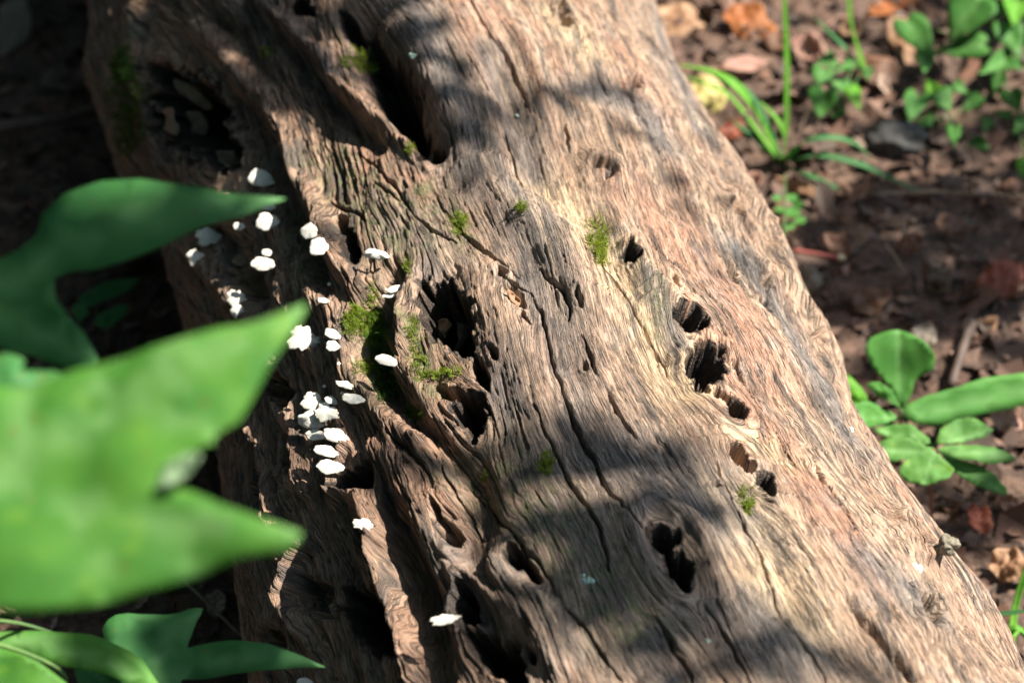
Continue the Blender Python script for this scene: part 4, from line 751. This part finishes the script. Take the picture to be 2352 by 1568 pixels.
# nobody could count the crumbs: fragments of leaf, bark and soil
NL = 17000; lx = rng.uniform(-.75, .95, NL); ly = rng.uniform(-.25, 1.25, NL); lz = ground_z(lx, ly); sz = np.exp(rng.normal(-5.25, .55, NL)).clip(.002, .02)
ang = rng.uniform(0, 6.283, NL); tl = rng.normal(0, .45, (NL, 2)); asp = rng.uniform(.3, .9, NL); bend = rng.normal(0, .35, NL)
ux = np.stack([np.cos(ang), np.sin(ang), tl[:, 0]], 1); vx = np.stack([-np.sin(ang), np.cos(ang), tl[:, 1]], 1) * asp[:, None]; nz = np.cross(ux, vx)
loc2 = [(-1, .1), (-.55, -.75), (.35, -.85), (1, -.05), (.45, .8), (-.5, .7)]; LV = []
cen = np.stack([lx, ly, lz + .003 + sz * .25], 1)
for (p, q) in loc2:
    jx = p + rng.normal(0, .18, NL); jy = q + rng.normal(0, .18, NL); LV.append(cen + ux * (jx * sz)[:, None] + vx * (jy * sz)[:, None] + nz * (bend * jy ** 2 * sz)[:, None])
LV.append(cen - nz * (bend * sz * .1)[:, None]); LV = np.stack(LV, 1)
fan = np.array([[6, i, (i + 1) % 6] for i in range(6)]); FF = (np.arange(NL)[:, None, None] * 7 + fan[None]).reshape(-1, 3)
pal = np.array([(.06, .035, .025), (.10, .05, .035), (.16, .085, .06), (.24, .14, .10), (.32, .20, .15), (.05, .04, .035), (.20, .09, .05), (.40, .29, .22), (.13, .11, .09)]); pc = pal[rng.choice(len(pal), NL, p=[.24, .2, .14, .10, .06, .13, .06, .03, .04])] * rng.uniform(.45, 1.15, (NL, 1))
lm2 = raw_mesh('leaf_litter', LV.reshape(-1, 3), FF, False); attr(lm2, 'tone', np.repeat(np.concatenate([pc, np.ones((NL, 1))], 1), 7, 0), 'FLOAT_COLOR')
k = NT('litter'); co = k.n('ShaderNodeNewGeometry').outputs['Position']; k.set(k.b.inputs['Base Color'], k.mix(k.ramp(k.noise(co, 500, 3), .3, .7), k.attr('tone').outputs['Color'], rgb(.07, .045, .035))); k.b.inputs['Roughness'].default_value = .75; k.b.inputs['Specular IOR Level'].default_value = .3
obj('leaf_litter', lm2, k.m, kind='stuff', label='brown crumbled leaf litter and bark bits covering the soil')

# ------------------------------------------------------------------ unseen leaves overhead, placed to cast the dapples and hold back the sky
def leaf_cloud(name, cen, size, nrm_, mat, r, **kw):
    n = len(cen); a = np.cross(nrm_, r.normal(size=(n, 3))); a /= np.linalg.norm(a, axis=1, keepdims=True); b = np.cross(nrm_, a); Vl = []
    for p, q, d in [(-1, 0, -.1), (-.35, -.5, .04), (.4, -.45, .04), (1, 0, -.18), (.4, .45, .04), (-.35, .5, .04)]: Vl.append(cen + a * (p * size)[:, None] + b * (q * size * 1.1)[:, None] + nrm_ * (d * size)[:, None])
    Vl = np.stack(Vl, 1).reshape(-1, 3); fa = np.array([[0, 1, 5], [1, 4, 5], [1, 2, 4], [2, 3, 4]]); F_ = (np.arange(n)[:, None, None] * 6 + fa[None]).reshape(-1, 3)
    m = raw_mesh(name, Vl, F_); attr(m, 'vein', np.zeros(len(Vl)), 'FLOAT'); return obj(name, m, mat, **kw)
r = np.random.default_rng(77)
SHADE = [(985, 120, 60), (1015, 210, 62), (1055, 300, 60), (940, 60, 80), (860, 60, 80), (760, 40, 90), (640, 40, 80), (520, 80, 110), (400, 200, 130), (300, 90, 120), (330, 330, 110), (450, 380, 90), (560, 330, 60), (700, 90, 50), (1250, 215, 45), (1350, 205, 55), (1430, 220, 50),
  (1390, 1010, 60), (1500, 1030, 70), (1600, 1050, 40), (1260, 1080, 90), (1400, 1140, 110), (1550, 1150, 70), (1350, 1280, 120), (1500, 1290, 90), (1250, 1400, 90), (1610, 1420, 70), (1730, 1430, 80), (1840, 1470, 80), (1950, 1520, 60), (1450, 1450, 90), (1700, 1530, 90), (1180, 1190, 70), (1590, 1300, 50), (770, 1170, 50), (640, 1480, 70), (780, 980, 30), (1560, 470, 40), (1320, 1000, 60), (1460, 1220, 80), (1640, 1180, 40), (1120, 1130, 60), (1330, 1350, 80), (1560, 1400, 70), (1040, 160, 60), (1085, 240, 60), (1110, 320, 60), (1000, 60, 60), (1150, 270, 45), (1090, 400, 45), (1130, 240, 40), (720, 240, 50), (640, 170, 50), (1500, 100, 35), (1640, 330, 40), (1700, 600, 40), (1860, 900, 40), (1300, 240, 60, .8), (1440, 300, 60, .8), (1550, 400, 60, .8), (1610, 260, 40, .8), (1700, 500, 50, .8), (740, 990, 45, .8), (560, 750, 60)]
CG = []; SG = []
def shade(P, rad, t, dens=1.0):
    n = int(2 + 2.2 * dens * max(rad / .02, .8))
    for q in range(n):
        o = r.normal(size=3) * rad * .5; CG.append(P + o + SUN * (t + r.uniform(-.2, .2))); SG.append(min(.05, rad * r.uniform(.45, .75) + .004))
for (x, y, rd, *de) in SHADE: shade(on_log(x, y)[0], rd * PX, 2.4, de[0] if de else 3.0 if y < 400 and x < 1160 else 1.5)
for (x, y, rd) in [(1960, 560, 110), (2100, 650, 150), (2250, 560, 150), (2060, 330, 80), (2180, 470, 100), (2320, 800, 90), (1960, 720, 90), (2080, 760, 80), (2280, 60, 100), (2060, 180, 60), (2300, 300, 90), (2200, 1150, 60), (2100, 1120, 60), (2000, 420, 40), (1900, 640, 90), (2020, 860, 70), (2200, 720, 110), (2330, 640, 110), (2140, 440, 90), (2330, 420, 100), (2230, 340, 70), (1900, 280, 50), (2000, 480, 90), (1860, 520, 70), (2200, 1260, 60), (2280, 1200, 70), (1960, 90, 50), (2160, 20, 80), (1840, 40, 40)]: shade(on_ground(x, y), rd * PX * 1.3, 2.2, 2.0)
for (x, y, d, rd) in [(300, 500, 1.12, 200), (100, 650, 1.12, 200), (500, 470, 1.12, 120), (100, 800, 1.1, 120), (450, 1480, 1.36, 160), (150, 1500, 1.33, 160), (620, 1510, 1.36, 90)]: shade(atd(x, y, d), rd * d / FPX, 1.8, .9)
br = empty('unseen_shade_branch', (1.3, .4, 1.4), 'unseen leafy branch added above the log to cast the dapples', 'branch')
CG = np.array(CG); SG = np.array(SG); nn = SUN + r.normal(0, .35, CG.shape); nn /= np.linalg.norm(nn, axis=1, keepdims=True)
o_ = np.array(br.location); leaf_cloud('foliage', CG - o_, SG, nn, L_CANOPY, r, parent=br)
cm = CG.mean(0)
tube('branch_wood', [cm + np.array([1.6, 1.5, .5]), cm + np.array([.9, 1.2, .35]), cm + np.array([.35, .95, .15]), cm + np.array([.05, .75, .05])], .03, .006, BARK, br, .05, 8, origin=o_)
# unseen crowns added to dim the sky, thicker left, open toward the sun
n = 13000; d = r.normal(size=(n * 2, 3)); d /= np.linalg.norm(d, axis=1, keepdims=True); d = d[d[:, 2] > -.02][:n]; R_ = r.uniform(4.5, 7.5, len(d)); cc = d * R_[:, None] * np.array([1, 1, .8]) + np.array([0, .2, .2])
tt_ = cc[:, 2] / SUN[2]; hit = cc - SUN * tt_[:, None]; keep = ~((hit[:, 0] > -.85) & (hit[:, 0] < .8) & (hit[:, 1] > -.9) & (hit[:, 1] < 1.5))
rel = cc - CAM; keep &= ~((np.abs(rel @ RGT / (rel @ FWD + 1e-9)) < .35) & (np.abs(rel @ UPV / (rel @ FWD + 1e-9)) < .3) & (rel @ FWD > 0))
keep &= (cc[:, 0] < .6) | (r.random(len(cc)) < .42); cc = cc[keep]; nn = -cc / np.linalg.norm(cc, axis=1, keepdims=True) + r.normal(0, .5, cc.shape) + np.array([0, 0, .4]); nn /= np.linalg.norm(nn, axis=1, keepdims=True)
leaf_cloud('unseen_shade_canopy', cc, r.uniform(.13, .24, len(cc)), nn, L_CANOPY, r, kind='stuff', label='unseen green leaf canopy added overhead to dim the sky light')
